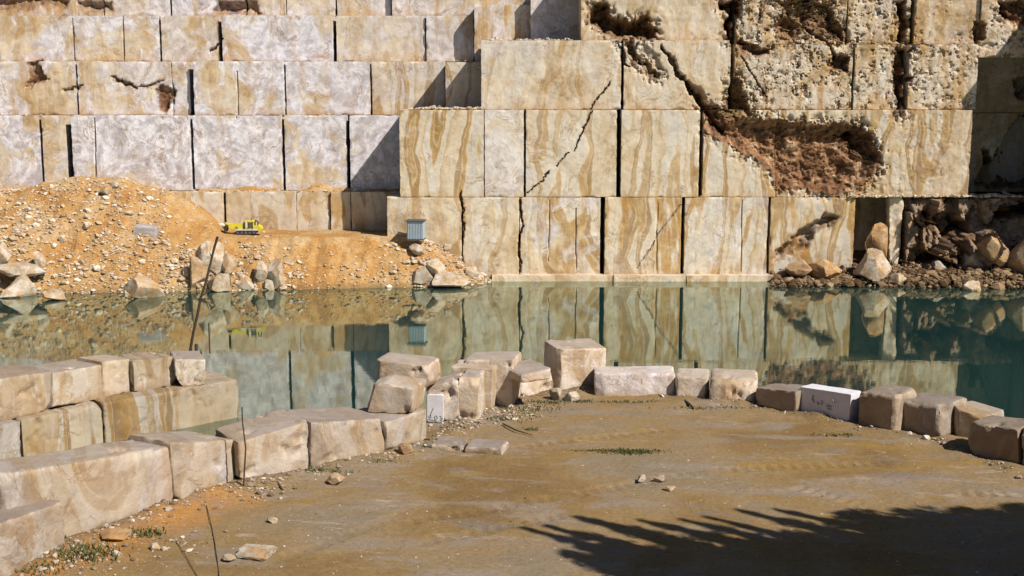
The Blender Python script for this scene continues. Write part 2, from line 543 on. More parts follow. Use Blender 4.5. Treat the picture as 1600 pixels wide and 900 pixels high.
cav([(1140, 150), (1165, 150), (1180, 186), (1132, 184), (1118, 176), (1100, 160), (1128, 168)], 98.2, 0.9, 0.5, 1, 0.7, 0.6)
cav([(1138, 116), (1150, 118), (1160, 140), (1160, 165), (1136, 160)], 98.2, 0.8, 0.4, 0.9, 0.6, 0.5)
cav([(1122, 0), (1160, 0), (1156, 18), (1148, 32), (1146, 62), (1134, 64), (1134, 40), (1140, 24), (1124, 10)], 98.9, 1.8, 0.3, 1, 0.1, 0.5)
cav([(1144, 60), (1160, 64), (1210, 74), (1200, 88), (1158, 84)], 98.5, 0.7, 0.4, 0.9, 0, 0.6)
cav([(1202, 0), (1262, -4), (1300, 8), (1306, 30), (1322, 50), (1330, 66), (1296, 60), (1262, 44), (1240, 62), (1212, 58), (1206, 30), (1226, 18)], 98.9, 0.8, 0.6, 0.95, 0.3, 0.9)
cav([(1402, 0), (1418, 0), (1420, 46), (1414, 70), (1404, 66)], 98.9, 1.4, 0.25, 0.9, 0.1, 0.3)
cav([(1400, 76), (1424, 78), (1418, 98), (1414, 112), (1432, 122), (1414, 134), (1410, 160), (1406, 186), (1400, 184)], 98.2, 1.2, 0.25, 1, 0.1, 0.4)
cav([(1294, 84), (1326, 88), (1324, 112), (1306, 108)], 98.2, 0.6, 0.3, 0.9, 0, 0.8)
cav([(1312, 332), (1308, 346), (1278, 362), (1264, 384), (1228, 404), (1204, 414), (1212, 392), (1246, 362), (1266, 348), (1290, 336)], WALLY, 0.7, 0.5, 0.62, 0, 0.4)
cav([(40, 94), (56, 92), (62, 104), (76, 122), (62, 131), (40, 142), (46, 118)], 103.8, 0.4, 0.3, 0.95, 0, 0.5)
cav([(94, 135), (104, 138), (118, 136), (131, 131), (130, 136), (112, 142), (98, 142)], 103.8, 0.5, 0.2, 0.9, 0, 0.2)
cav([(174, 118), (186, 122), (200, 130), (214, 134), (238, 128), (258, 123), (254, 128), (234, 136), (212, 139), (192, 136), (178, 128)], 103.8, 0.5, 0.25, 0.8, 0, 0.3)
cav([(241, 142), (254, 132), (268, 130), (274, 146), (266, 166), (258, 180), (250, 168), (246, 150)], 103.8, 0.4, 0.3, 1, 0, 0.4)
cav([(118, 0), (178, 0), (182, 18), (150, 20), (126, 16)], 107.4, 0.5, 0.6, 0.7, 0, 0.6)
cav([(-20, -10), (112, -10), (104, 12), (60, 8), (30, 15), (-20, 17)], 107.4, 0.4, 0.7, 0.75, 0, 0.6)
cav([(340, 0), (404, 0), (410, 22), (334, 22)], 107.4, 0.5, 0.6, 0.8, 0, 0.6)
cav([(1560, 2), (1600, 0), (1640, 10), (1640, 38), (1590, 44), (1568, 26)], 98.4, 1.0, 0.3, 1, 0, 0.5)
cav([(1524, 34), (1540, 36), (1544, 66), (1526, 70)], 98.4, 0.7, 0.3, 0.9, 0, 0.5)
cav([(1600, 170), (1570, 215), (1550, 250), (1536, 228), (1532, 262), (1522, 292), (1560, 296), (1640, 300), (1680, 200)], 102.8, 2.2, 0.6, 0.9, 0, 0.9)
cav([(1584, 122), (1610, 116), (1614, 156), (1588, 156)], 102.8, 0.9, 0.4, 0.6, 0, 0.8)

CRK = []


def crack(pts, Y, w, depth=0.5, soil=0.9, jig=1.0):
    CRK.append(dict(p=[W(a, b, Y) for a, b in pts], w=w, d=depth, soil=soil, j=jig))


crack([(1034, 74), (1046, 92), (1058, 112), (1074, 132), (1090, 156), (1112, 188), (1130, 206)], 98.1, 0.32, 0.9, 0.9)
crack([(1070, 126), (1084, 140), (1100, 166), (1122, 184)], 98.1, 0.55, 0.7, 0.8)
crack([(966, 66), (976, 84), (975, 98), (982, 104)], 98.2, 0.11, 0.5)
crack([(954, 126), (944, 142), (931, 160), (924, 176), (912, 200), (904, 224), (896, 236)], WALLY, 0.065, 0.4)
crack([(890, 236), (866, 262)], WALLY, 0.06, 0.3)
crack([(858, 268), (842, 286), (822, 304)], WALLY, 0.06, 0.3)
crack([(813, 312), (812, 340), (816, 352), (810, 370), (812, 424)], WALLY, 0.14, 0.6, 0.6)
crack([(1068, 316), (1044, 344), (1022, 376), (1006, 402), (994, 420)], WALLY, 0.05, 0.12, 0.6)
crack([(326, 80), (338, 70), (350, 60)], 105.5, 0.12, 0.4)
crack([(858, 312), (857, 408)], WALLY, 0.03, 0.15, 0.3, 0.1)
crack([(900, 326), (900, 424)], WALLY, 0.035, 0.2, 0.3, 0.1)
crack([(1027, 312), (1025, 424)], WALLY, 0.03, 0.15, 0.3, 0.1)
crack([(1159, 312), (1158, 424)], WALLY, 0.03, 0.15, 0.3, 0.1)
crack([(720, 300), (724, 330), (722, 380)], WALLY, 0.10, 0.4, 0.6)
crack([(1260, 42), (1296, 70), (1304, 92)], 98.5, 0.2, 0.5)
crack([(1160, 90), (1184, 130), (1198, 150)], 98.2, 0.08, 0.4)
crack([(372, 112), (374, 184)], 103.8, 0.04, 0.2, 0.3, 0.1)
crack([(150, 184), (152, 282)], 102.7, 0.05, 0.25, 0.4, 0.15)
crack([(192, 26), (193, 94)], 105.5, 0.05, 0.25, 0.4, 0.1)


def facets(X, Z, cell, seed, tilt=0.6):
    """broken rock: each cell is a tilted plane"""
    rg = np.random.default_rng(seed)
    x0, x1, z0, z1 = X.min() - cell, X.max() + cell, Z.min() - cell, Z.max() + cell
    n = max(6, int((x1 - x0) * (z1 - z0) / cell ** 2))
    cx = rg.uniform(x0, x1, n); cz = rg.uniform(z0, z1, n)
    off = rg.normal(0, 1, n); tx = rg.normal(0, tilt, n); tz = rg.normal(0, tilt, n)
    best = np.full(X.shape, 1e9); out = np.zeros(X.shape)
    for i in range(n):
        dx, dz = X - cx[i], (Z - cz[i]) * 0.8
        d = dx * dx + dz * dz
        m = d < best
        best = np.where(m, d, best)
        out = np.where(m, off[i] * 0.3 * cell + tx[i] * dx + tz[i] * dz, out)
    return out


def panel(parent, xa, xb, zb, zt, Y, name='rock_panel', pit=0.0, rough=1.0, thick=4.5, tilt=0.0, step=0.12, soil=0.0, gl=0.02, gr=0.02, lip=1.0, broken=0.0, fringe=0.6, lean=0.0, **par):
    """one sawn face between two cuts: a dense displaced sheet with returns back into the rock"""
    mid = P(800, 300, Y)
    pym = 300
    X0 = (xa - 800) / F * (Y / (CP + 0.07 * SP)) + gl
    X1 = (xb - 800) / F * (Y / (CP + 0.07 * SP)) - gr
    if pit > 0.2: step = min(step, 0.085)
    for c in CRK:
        xs = [a for a, b in c['p']]; zs = [b for a, b in c['p']]
        if not (max(xs) < X0 or min(xs) > X1 or max(zs) < zb or min(zs) > zt): step = min(step, 0.075)
    nx = max(3, int((X1 - X0) / step)); nz = max(3, int((zt - zb) / step))
    X, Z = np.meshgrid(np.linspace(X0, X1, nx + 1), np.linspace(zb, zt, nz + 1), indexing='ij')
    p3 = np.stack([X, np.full(X.shape, Y), Z], -1)
    so = np.full(X.shape, float(soil)); mo = np.zeros(X.shape)
    d = rough * (0.07 * fbm(p3 * 0.30, 3) + 0.03 * fbm(p3 * 1.1, 3) + 0.016 * fbm(p3 * 4.0, 2))
    if broken > 0:
        wxx = X + 0.25 * fbm(p3 * 1.2, 3); wzz = Z + 0.25 * fbm(p3 * 1.2 + 9, 3)
        d += broken * (1.0 * facets(wxx, wzz, 2.2, 5, 0.5) + 0.5 * facets(wxx, wzz, 0.8, 6, 0.7) + 0.25 * fbm(p3 * 1.5, 4))
    d += tilt * (X - (X0 + X1) / 2)
    d -= lean * np.clip(zt - Z, 0, 9) * (0.7 + 0.8 * fbm(p3 * 0.25 + 60, 2))
    # chipped arrises
    e = np.minimum(np.minimum(X - X0, X1 - X), np.minimum(Z - zb, (zt - Z) * 1.2))
    wv = lip * (0.0 + 0.50 * np.clip(fbm(p3 * 0.8 + 5, 4) - 0.12, 0, 1) + 0.05 * fbm(p3 * 2.5, 2))
    d += np.clip(wv - e, 0, 1) * 0.9
    # pits of weathered rock
    if pit > 0:
        n = fbm(p3 * np.array([0.9, 1, 0.9]) + 31, 5, 0.62)
        n2 = fbm(p3 * np.array([2.0, 1, 1.7]) + 71, 5, 0.75)
        area = sstep(-0.30, 0.05, fbm(p3 * 0.38 + 3, 4) + 0.04)
        d += pit * area * (0.22 * sstep(0.08, 0.35, n) + 0.24 * sstep(0.08, 0.30, n2))
        so = np.maximum(so, pit * area * np.maximum(sstep(0.28, 0.48, n) * 0.8, sstep(0.16, 0.34, n2) * 0.8))
    wx = X + 0.60 * fbm(p3 * 0.8 + 11, 4, 0.6) + 0.22 * fbm(p3 * 2.6 + 2, 3, 0.6)
    wz = Z + 0.60 * fbm(p3 * 0.8 + 47, 4, 0.6) + 0.22 * fbm(p3 * 2.6 + 8, 3, 0.6)
    for c in CAV:
        xs = [a for a, b in c['p']]; zs = [b for a, b in c['p']]
        if max(xs) < X0 - 1 or min(xs) > X1 + 1 or max(zs) < zb - 1 or min(zs) > zt + 1: continue
        sd = poly_sd(wx, wz, c['p'])
        k = sstep(-0.05, c['s'], sd)
        rel = fbm(p3 * np.array([0.8, 1, 1.1]) + 23, 5, 0.62)
        rid = 1 - np.abs(fbm(p3 * 0.7 + 90, 4, 0.6)) * 3
        if c['d'] > 0.72 and Y < 100:
            ring = sstep(-1.0, 0.0, sd) * (sd < 0.05)
            rn = fbm(p3 * np.array([2.2, 1, 2.0]) + 55, 4, 0.65)
            d += ring * 0.26 * sstep(0.05 - 0.25 * ring, 0.30, rn)
            so = np.maximum(so, ring * sstep(0.10 - 0.25 * ring, 0.35, rn) * 0.8 * c['soil'])
        fc = facets(wx, wz, 1.5, 77, 0.6) + 0.5 * facets(wx, wz, 0.6, 78, 0.7) if c['d'] > 0.75 else 0
        d += k * (c['d'] * (1 + 0.5 * rel) + c['r'] * (0.5 * rel + 0.20 * rid + 0.55 * fc))
        so = np.maximum(so, sstep(-0.12, 0.1, sd) * c['soil'])
        mo = np.maximum(mo, sstep(-0.1, 0.2, sd) * c['moss'])
    for c in CRK:
        xs = [a for a, b in c['p']]; zs = [b for a, b in c['p']]
        if max(xs) < X0 - 1 or min(xs) > X1 + 1 or max(zs) < zb - 1 or min(zs) > zt + 1: continue
        a = X + (wx - X) * 0.55 * c['j']; b = Z + (wz - Z) * 0.55 * c['j']
        ds, par_ = seg_dist(a, b, c['p'])
        w = 0.75 * c['w'] * np.clip(0.8 + 1.2 * fbm(p3 * 0.6 + 7, 3), 0.15, 2) * np.clip(np.minimum(par_, 1 - par_) * 8 + 0.35, 0, 1)
        k = 1 - sstep(w * 0.35, w + 0.045, ds)
        d += k * c['d']
        so = np.maximum(so, k * c['soil'])
    ex_ = 0.10 * lip * fbm(np.stack([np.full(X.shape, X0), Z * 0.9, np.full(X.shape, Y)], -1), 4, 0.6)
    ex2 = 0.10 * lip * fbm(np.stack([np.full(X.shape, X1), Z * 0.9, np.full(X.shape, Y + 7)], -1), 4, 0.6)
    ez = 0.07 * lip * fbm(np.stack([X * 0.7, np.full(X.shape, zt), np.full(X.shape, Y)], -1), 4, 0.6)
    stain = np.clip(1 - (Z - zb) / (0.25 + 1.6 * np.clip(fbm(np.stack([X * 0.45, Z * 0.3, np.full(X.shape, Y)], -1), 3), 0, 1)), 0, 1) * fringe
    Xd = X + np.abs(ex_) * np.exp(-(X - X0) / 0.25) - np.abs(ex2) * np.exp(-(X1 - X) / 0.25)
    Zd = Z - np.abs(ez) * np.exp(-(zt - Z) / 0.25)
    V = np.stack([Xd, Y + d, Zd], -1).reshape(-1, 3)
    idx = np.arange(V.shape[0]).reshape(nx + 1, nz + 1)
    fs = np.stack([idx[:-1, :-1], idx[1:, :-1], idx[1:, 1:], idx[:-1, 1:]], -1).reshape(-1, 4).tolist()
    loop = list(idx[:, 0]) + list(idx[-1, 1:]) + list(idx[-2::-1, -1]) + list(idx[0, -2:0:-1])
    n0 = len(V); m = len(loop)
    rings = [V]
    prev = np.array(loop)
    for k, t_ in enumerate((0.35, 1.2, thick)):
        rg = V[loop].copy()
        rg[:, 1] = np.maximum(Y + t_, V[loop][:, 1] + 0.05 * (k + 1))
        if k < 2:
            rg[:, 0] += 0.05 * fbm(rg * 1.3, 2); rg[:, 2] += 0.05 * fbm(rg * 1.3 + 9, 2)
        cur = n0 + k * m + np.arange(m)
        rings.append(rg)
        for i in range(m):
            j = (i + 1) % m
            fs.append((prev[j], prev[i], cur[i], cur[j]))
        prev = cur
    V = np.concatenate(rings)
    ex = np.zeros(3 * m)
    o = mesh_obj(name, V, fs, MARBLE, parent, {'soil': np.concatenate([so.ravel(), ex + soil]), 'moss': np.concatenate([mo.ravel(), ex]), 'stain': np.concatenate([stain.ravel(), ex])}, True, 40)
    par.setdefault('p_seed', 0.0)
    tag(o, p_pit=pit, **par)
    return o


def bench(label, edges, zb, zt, Y, pars, default, group='cut benches of the quarry face', name='quarry_wall', jw=None, **kw):
    xm = (edges[0] + edges[-1]) / 2
    root = empty(name, (float((xm - 800) / F * Y), Y, zb))
    tag(root, label, 'rock wall', group)
    bseed = 0.0
    for i in range(len(edges) - 1):
        pr = dict(default); pr['p_seed'] = bseed; pr.update(kw); pr.update(pars.get(i, {}))
        oy = pr.pop('oy', None)
        if oy is None: oy = RNG.uniform(-0.10, 0.16)
        if 'tilt' not in pr: pr['tilt'] = RNG.uniform(-0.012, 0.012)
        b = pr.pop('zb', zb); t_ = pr.pop('zt', zt)
        if jw:
            if i > 0: pr['gl'] = jw[i - 1] * 0.025
            if i < len(jw): pr['gr'] = jw[i] * 0.025
        panel(root, edges[i], edges[i + 1], b, t_, Y + oy, **pr)
    return root


TAN = dict(p_white=0.65, p_band=0.35, p_ochre=0.3)
BLU = dict(p_white=1.05, p_band=0.35, p_ochre=0.08)
STR = dict(p_white=0.2, p_band=1.0, p_ochre=0.5)


bench('low tan bench directly behind the yellow machine on the terrace', [90, 300, 351, 463, 516, 548, 640], -1.0, 3.2, 101.7, jw=[1, 3, 1, 1, 1], pars={0: dict(oy=-0.1), 1: dict(oy=0.2), 3: dict(oy=0.25, p_white=0.4), 4: dict(oy=0.0)}, default=dict(p_white=0.15, p_band=0.8, p_ochre=0.35), thick=3.0)
bench('bluish white bench of tall panels just above the sand heap', [-160, 70, 113, 303, 445, 546, 660], 3.25, 9.4, 102.7, jw=[4, 9, 6, 5, 5], pars={0: dict(oy=0.0, p_white=1.0), 1: dict(oy=-0.10, p_white=0.7), 2: dict(oy=-0.42), 3: dict(oy=-0.1), 4: dict(oy=0.1), 5: dict(oy=-0.18)}, default=BLU, thick=3.2)
bench('second sunlit bench from the top with two rust brown holes', [-160, 8, 131, 277, 307, 450, 583, 697], 9.43, 13.8, 103.8, jw=[2, 2, 1.5, 6, 4, 3], pars={0: dict(p_ochre=0.5), 1: dict(p_ochre=0.6, p_white=0.75), 2: dict(p_ochre=0.45, p_white=0.7, oy=-0.05), 3: dict(oy=0.05, p_white=0.7), 4: dict(oy=-0.45, p_white=1.0), 5: dict(oy=0.05, p_white=0.95), 6: dict(oy=0.15, p_band=1.0, p_white=0.35)}, default=TAN, thick=3.5)
bench('short stub of wall half in shadow beside the rubble ledge', [697, 760], 9.43, 13.7, 101.2, {0: dict(oy=0, p_band=0.9)}, TAN, thick=4.5)
bench('sunlit tan bench just under the top left rim with a small diagonal crack', [-160, 14, 129, 262, 354, 528, 668, 742], 13.83, 17.6, 105.5, jw=[2, 2.5, 2.5, 5, 7, 1.5], pars={0: dict(p_white=0.7), 1: dict(p_white=0.85), 2: dict(p_white=0.9, oy=0.05), 3: dict(p_white=0.55, oy=-0.1), 4: dict(p_white=0.95, oy=-0.45), 5: dict(p_white=0.4, p_band=0.6, oy=0.15), 6: dict(p_ochre=0.5, oy=-0.1)}, default=TAN, thick=3.5)
bench('ochre streaked wall piece wedged left of the grey shaded panel', [742, 828], 13.75, 18.4, 104.0, {0: dict(oy=0, p_ochre=0.9)}, TAN, thick=4)
bench('flat grey panel in shade left of the top dark hollow', [828, 925], 13.85, 19.5, 103.0, {0: dict(oy=0, p_white=0.8, p_band=0.2, p_ochre=0.05)}, TAN, thick=4)
bench('topmost rough bench with rust stains along the upper left rim', [-160, 178, 280, 395, 456, 532, 616, 830], 17.63, 24.0, 107.5, jw=[2, 3, 2, 2, 3, 2], pars={0: dict(p_ochre=0.8), 1: dict(p_white=0.8), 2: dict(p_white=1.0, p_ochre=0.0), 3: dict(p_ochre=0.9, oy=-0.2), 4: dict(p_white=0.8), 5: dict(p_white=0.7), 6: dict(p_ochre=0.6, oy=-0.4)}, default=TAN, pit=0.12, thick=3.5)

bench('bottom bench of brown striped marble standing at the water', [604, 722, 812, 942, 1068, 1203, 1337], -5.0, 3.1, WALLY, jw=[1.5, 1, 7, 5, 4], pars={0: dict(p_band=0.6, p_ochre=0.45, oy=0.02), 1: dict(p_band=0.6, p_white=0.2, p_ochre=0.35, oy=-0.02), 2: dict(p_white=0.6, oy=0.08), 3: dict(p_ochre=1.0, oy=-0.12), 4: dict(p_ochre=0.7, p_white=0.5, oy=-0.02), 5: dict(p_ochre=0.9, oy=0.05)}, default=STR, thick=5.5, p_seed=0.0)
bench('tall striped middle bench with the big red clay hollow', [625, 757, 820, 966, 1094, 1212, 1512], 3.13, 9.93, WALLY, jw=[1, 3, 7, 6, 1], pars={0: dict(p_band=1.0, p_ochre=0.15, oy=0.0), 1: dict(p_white=0.5, p_band=0.2, p_ochre=0.1, oy=0.0), 2: dict(p_white=0.3, oy=0.05, p_band=0.8, p_ochre=0.1), 3: dict(oy=-0.08, p_band=0.8, p_ochre=0.2), 4: dict(p_ochre=0.2, oy=0.05), 5: dict(pit=0.25, oy=0.0, p_ochre=0.4)}, default=STR, thick=5.5, p_seed=0.0)
bench('upper cream bench crossed by a long diagonal fissure', [752, 970, 1136], 9.96, 15.3, 98.2, jw=[4], pars={0: dict(p_white=0.3, p_ochre=0.2, oy=0.02), 1: dict(oy=-0.2, p_ochre=0.3)}, default=dict(p_white=0.2, p_band=0.5, p_ochre=0.25), thick=5.5)
bench('deeply pitted golden bench above the red clay hollow', [1142, 1325, 1407, 1516], 9.96, 15.0, 98.2, jw=[3, 7], pars={0: dict(pit=1.0, oy=0.1), 1: dict(pit=0.9, oy=0.1), 2: dict(pit=0.7, oy=-0.05)}, default=dict(p_white=0.3, p_band=0.3, p_ochre=0.75), thick=5.5)
bench('cream panel under the top edge right of the dark hollow', [905, 1138], 15.33, 22.5, 98.8,
      {0: dict(oy=0.0, p_ochre=0.3)}, dict(p_white=0.35, p_band=0.6, p_ochre=0.3), thick=5.5, pit=0.15)
bench('pitted honey coloured wall along the upper right edge', [1143, 1312, 1412, 1514], 15.04, 22.5, 98.8, jw=[2, 6], pars={0: dict(pit=1.0), 1: dict(pit=0.8, p_ochre=0.8), 2: dict(pit=0.45, p_white=0.4)}, default=dict(p_white=0.2, p_band=0.3, p_ochre=0.65), thick=5.5)
bench('sunlit overhang of holed rock in the upper right corner', [1516, 1790], 14.0, 22.5, 98.4, {0: dict(oy=0)}, dict(p_white=0.3, p_band=0.2, p_ochre=0.6), pit=0.8, thick=6)
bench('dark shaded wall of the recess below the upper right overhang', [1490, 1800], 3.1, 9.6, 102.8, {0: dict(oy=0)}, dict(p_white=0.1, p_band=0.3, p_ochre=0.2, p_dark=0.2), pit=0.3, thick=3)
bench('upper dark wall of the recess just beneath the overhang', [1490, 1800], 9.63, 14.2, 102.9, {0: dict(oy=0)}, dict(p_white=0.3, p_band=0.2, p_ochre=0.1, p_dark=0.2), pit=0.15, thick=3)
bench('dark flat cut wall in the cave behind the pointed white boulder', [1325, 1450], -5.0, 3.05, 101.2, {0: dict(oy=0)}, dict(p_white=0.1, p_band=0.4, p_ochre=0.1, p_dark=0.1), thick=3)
cav([(1440, 402), (1466, 384), (1490, 366), (1504, 346), (1530, 340), (1524, 358), (1508, 376), (1512, 398), (1540, 414), (1530, 438), (1480, 428), (1446, 436)], 96.6, 2.4, 0.6, 0.7, 0, 0.6)
cav([(1556, 330), (1584, 318), (1640, 316), (1650, 336), (1600, 344), (1560, 346)], 96.9, 1.8, 0.5, 0.8, 0, 0.5)
cav([(1566, 396), (1600, 376), (1650, 372), (1660, 420), (1590, 436)], 96.2, 2.0, 0.5, 0.8, 0, 0.6)
cav([(1446, 326), (1470, 332), (1478, 352), (1462, 368), (1450, 352)], 97.0, 1.4, 0.5, 0.9, 0, 0.5)
bench('jumbled dark broken rock outcrop along the right hand shore', [1418, 1800], -5.0, 3.02, 97.5, {0: dict(oy=0)}, dict(p_white=0.3, p_band=0.2, p_ochre=0.7, p_dark=0.7), pit=0.4, rough=3.0, soil=0.45, thick=4, broken=1.35, lip=3.0, step=0.1, lean=0.22)

# kerb of rock left at the water line under the bottom bench
bench('thin ledge of pale rock just above the water under the striped bench', [768, 960, 1075, 1235], -5.0, -3.02, 96.7, {}, dict(p_white=0.2, p_band=0.6, p_ochre=0.2), thick=1.2, lip=0.6)


def slab_block(corners8, mat, name, seed, step=0.075, r0=0.012, r1=0.06, amp=0.024, parent=None, big=0.02, chip=1.0):
    """rounded, chipped block through eight corners: front BL BR TL TR, back BL BR TL TR"""
    c = np.array(corners8, float)
    w = (np.linalg.norm(c[1] - c[0]) + np.linalg.norm(c[3] - c[2])) / 2
    h = (np.linalg.norm(c[2] - c[0]) + np.linalg.norm(c[3] - c[1])) / 2
    dp = (np.linalg.norm(c[4] - c[0]) + np.linalg.norm(c[5] - c[1])) / 2
    dims = np.array([w, dp, h])
    n = np.maximum(3, (dims / step).astype(int))
    key, verts, faces = {}, [], []

    def vid(i, j, k):
        q = (i, j, k)
        if q not in key:
            key[q] = len(verts); verts.append((i / n[0], j / n[1], k / n[2]))
        return key[q]
    for i in range(n[0]):
        for k in range(n[2]):
            faces.append((vid(i, 0, k), vid(i + 1, 0, k), vid(i + 1, 0, k + 1), vid(i, 0, k + 1)))
            faces.append((vid(i + 1, n[1], k), vid(i, n[1], k), vid(i, n[1], k + 1), vid(i + 1, n[1], k + 1)))
    for j in range(n[1]):
        for k in range(n[2]):
            faces.append((vid(0, j + 1, k), vid(0, j, k), vid(0, j, k + 1), vid(0, j + 1, k + 1)))
            faces.append((vid(n[0], j, k), vid(n[0], j + 1, k), vid(n[0], j + 1, k + 1), vid(n[0], j, k + 1)))
    for i in range(n[0]):
        for j in range(n[1]):
            faces.append((vid(i, j, n[2]), vid(i + 1, j, n[2]), vid(i + 1, j + 1, n[2]), vid(i, j + 1, n[2])))
            faces.append((vid(i, j + 1, 0), vid(i + 1, j + 1, 0), vid(i + 1, j, 0), vid(i, j, 0)))
    U = np.array(verts)
    M = (U - 0.5) * dims
    rr = r0 + (r1 - r0) * np.clip(0.45 + 1.5 * fbm(M * 0.75 + seed * 3.1, 3), 0, 1.6)
    rr = np.minimum(rr, dims.min() * 0.35)[:, None]
    inner = np.clip(M, -dims / 2 + rr, dims / 2 - rr)
    dlt = M - inner
    ln = np.linalg.norm(dlt, axis=1, keepdims=True)
    M2 = inner + dlt / np.maximum(ln, 1e-6) * np.minimum(rr, ln)
    nrm = dlt / np.maximum(ln, 1e-6)
    disp = amp * fbm(M2 * 1.6 + seed * 7.7, 4, 0.6) + big * fbm(M2 * 0.45 + seed * 5.3, 2) - 0.35 * amp
    chips = np.clip(fbm(M2 * 1.0 + seed * 1.9, 4, 0.6) - 0.22, 0, 1) * 0.55 * chip
    edge = (np.sum(np.abs(dlt) > 1e-4, axis=1) > 1)
    disp = disp - chip * edge * 0.10 * np.clip(fbm(M2 * 2.4 + seed * 4.4, 3, 0.6) + 0.05, 0, 1)
    M2 = M2 + nrm * (disp - chips)[:, None]
    rgc = np.random.default_rng(seed * 17 + 3)
    for _ in range(int(round(9 * chip))):
        sg = rgc.choice([-1.0, 1.0], 3)
        wgt = rgc.uniform(0.35, 1.0, 3)
        if rgc.random() < 0.55: wgt[rgc.integers(3)] *= 0.12
        nn_ = sg * wgt; nn_ /= np.linalg.norm(nn_)
        sup = np.abs(nn_ * dims / 2).sum()
        cut = sup - rgc.uniform(0.06, 0.26) * min(1.0, dims.min())
        kk = np.clip(M2 @ nn_ + 0.05 * fbm(M2 * 2.5 + seed, 3, 0.6) - cut, 0, None)
        M2 = M2 - kk[:, None] * nn_
    T = M2 / dims + 0.5
    a, b, g = T[:, :1], T[:, 1:2], T[:, 2:]
    V = ((1 - a) * (1 - b) * (1 - g) * c[0] + a * (1 - b) * (1 - g) * c[1] + (1 - a) * (1 - b) * g * c[2] + a * (1 - b) * g * c[3]
         + (1 - a) * b * (1 - g) * c[4] + a * b * (1 - g) * c[5] + (1 - a) * b * g * c[6] + a * b * g * c[7])
    z = np.zeros(len(V))
    hz = V[:, 2] - V[:, 2].min()
    st = np.clip(1 - hz / (0.30 + 0.35 * fbm(V * 0.9 + 5, 3)), 0, 1) * (0.9 if mat == MARBLE else 0.0)
    return mesh_obj(name, V, faces, mat, parent, {'soil': np.clip(chips * 1.5 - 0.15, 0, 0.6), 'moss': z, 'stain': st}, True, 38)


_seed = [1]


def block(label, bl, br, tl, tr, depth, z0=0.0, cat='stone block', name='marble_block', group='marble blocks around the platform', mat=None, dback=(0, 0), jit=0.045, skew=0.0, sink=0.08, shape=None, ang=None, **par):
    A, B = G(*bl, z0), G(*br, z0)
    if ang is not None:
        c_, s_ = math.cos(R(ang)), -math.sin(R(ang))
        k = (br[0] - 800) / F
        t = (k * (A[1] * CP + (H - z0) * SP) - A[0]) / (c_ - k * s_ * CP)
        B = A + np.array([c_, s_, 0]) * t
    C, D = P(*tl, A[1]), P(*tr, B[1])
    ab = (B - A)[:2]; ab = ab / np.linalg.norm(ab)
    nv = np.array([-ab[1], ab[0]])
    if nv[1] < 0 and abs(nv[1]) > abs(nv[0]) * 0.2: nv = -nv
    dv = np.array([nv[0] + skew * ab[0], nv[1] + skew * ab[1], 0]) * depth
    A = A - [0, 0, sink]; B = B - [0, 0, sink]
    co = [A, B, C, D, A + dv, B + dv, C + dv + [0, 0, dback[0]], D + dv + [0, 0, dback[1]]]
    _seed[0] += 1
    rg = np.random.default_rng(_seed[0])
    co = [q + rg.uniform(-jit, jit, 3) * ([1, 1, 0.3] if i not in (0, 1, 4, 5) else [1, 1, 0]) for i, q in enumerate(co)]
    kw = dict(shape or {})
    o = slab_block(co, mat or MARBLE, name, _seed[0], **kw)
    d = dict(p_white=0.35, p_band=0.6, p_ochre=0.3, p_pink=0.75, p_seed=rg.uniform(0, 3), p_tone=rg.uniform(-0.34, -0.12))
    d.update(par)
    tag(o, label, cat, group, **d)
    return o


# near left row of big blocks, on the platform
block('grey weathered block cut by the lower left corner', (-70, 948), (103, 858), (-70, 842), (103, 781), 2.6, p_pink=0.9, p_dark=0.18)
block('largest block of the near row, orange stained, white chipped foot', (6, 884), (279, 781), (6, 741), (270, 697), 1.7, p_pink=0.55, p_ochre=0.5, p_white=0.5, shape=dict(r1=0.3))
block('upright block right of the largest, with pale blue patches', (276, 786), (374, 750), (274, 693), (368, 687), 2.0, p_pink=0.5, p_white=0.7, p_ochre=0.3)
block('tan block with white drips behind the thin upright rod', (374, 756), (483, 735), (372, 690), (482, 657), 1.9, p_pink=0.7, p_ochre=0.3)
block('long buff block left of the small one under the tilted block', (485, 735), (605, 709), (485, 660), (602, 653), 2.0, p_pink=0.8, p_ochre=0.25)
block('small grey block directly under the tilted brown block', (605, 711), (668, 690), (606, 660), (668, 638), 2.0, p_pink=0.6, p_white=0.35)
# stack
block('tilted brown block lying on top of the near row end', (563, 641), (640, 652), (579, 594), (648, 606), 1.4, z0=1.15, p_pink=0.5, p_ochre=0.5, p_dark=0.0, sink=0.06, ang=15, p_tone=-0.05)
block('block bearing the white painted patch, under the pale cuboid', (664, 659), (716, 662), (664, 603), (716, 593), 1.6, p_pink=0.9, name='marble_block', ang=5, p_tone=0.05)
block('pale cuboid on top of the block with the white patch', (587, 604), (671, 613), (584, 563), (668, 572), 1.5, z0=1.38, p_pink=0.8, p_white=0.4, sink=0.0, ang=14, p_tone=0.05)
block('buff block with a dark seam, beside the white patch block', (716, 659), (748, 661), (716, 591), (748, 592), 1.6, p_pink=0.8, p_ochre=0.3, ang=8, p_tone=0.05)
block('ochre edged block in front of the taller grey one', (706, 641), (769, 643), (704, 573), (768, 577), 1.5, p_pink=0.55, p_ochre=0.6, ang=12, p_tone=0.05)
block('tall grey topped block left of the thin broken slab', (726, 634), (801, 637), (724, 562), (800, 562), 1.7, p_pink=0.85, p_white=0.3, ang=12, p_tone=0.05)
block('low block with white streaks beneath the thin broken slab', (814, 622), (866, 606), (812, 588), (864, 577), 1.6, p_pink=0.8, p_white=0.35, ang=-30, p_tone=0.1)
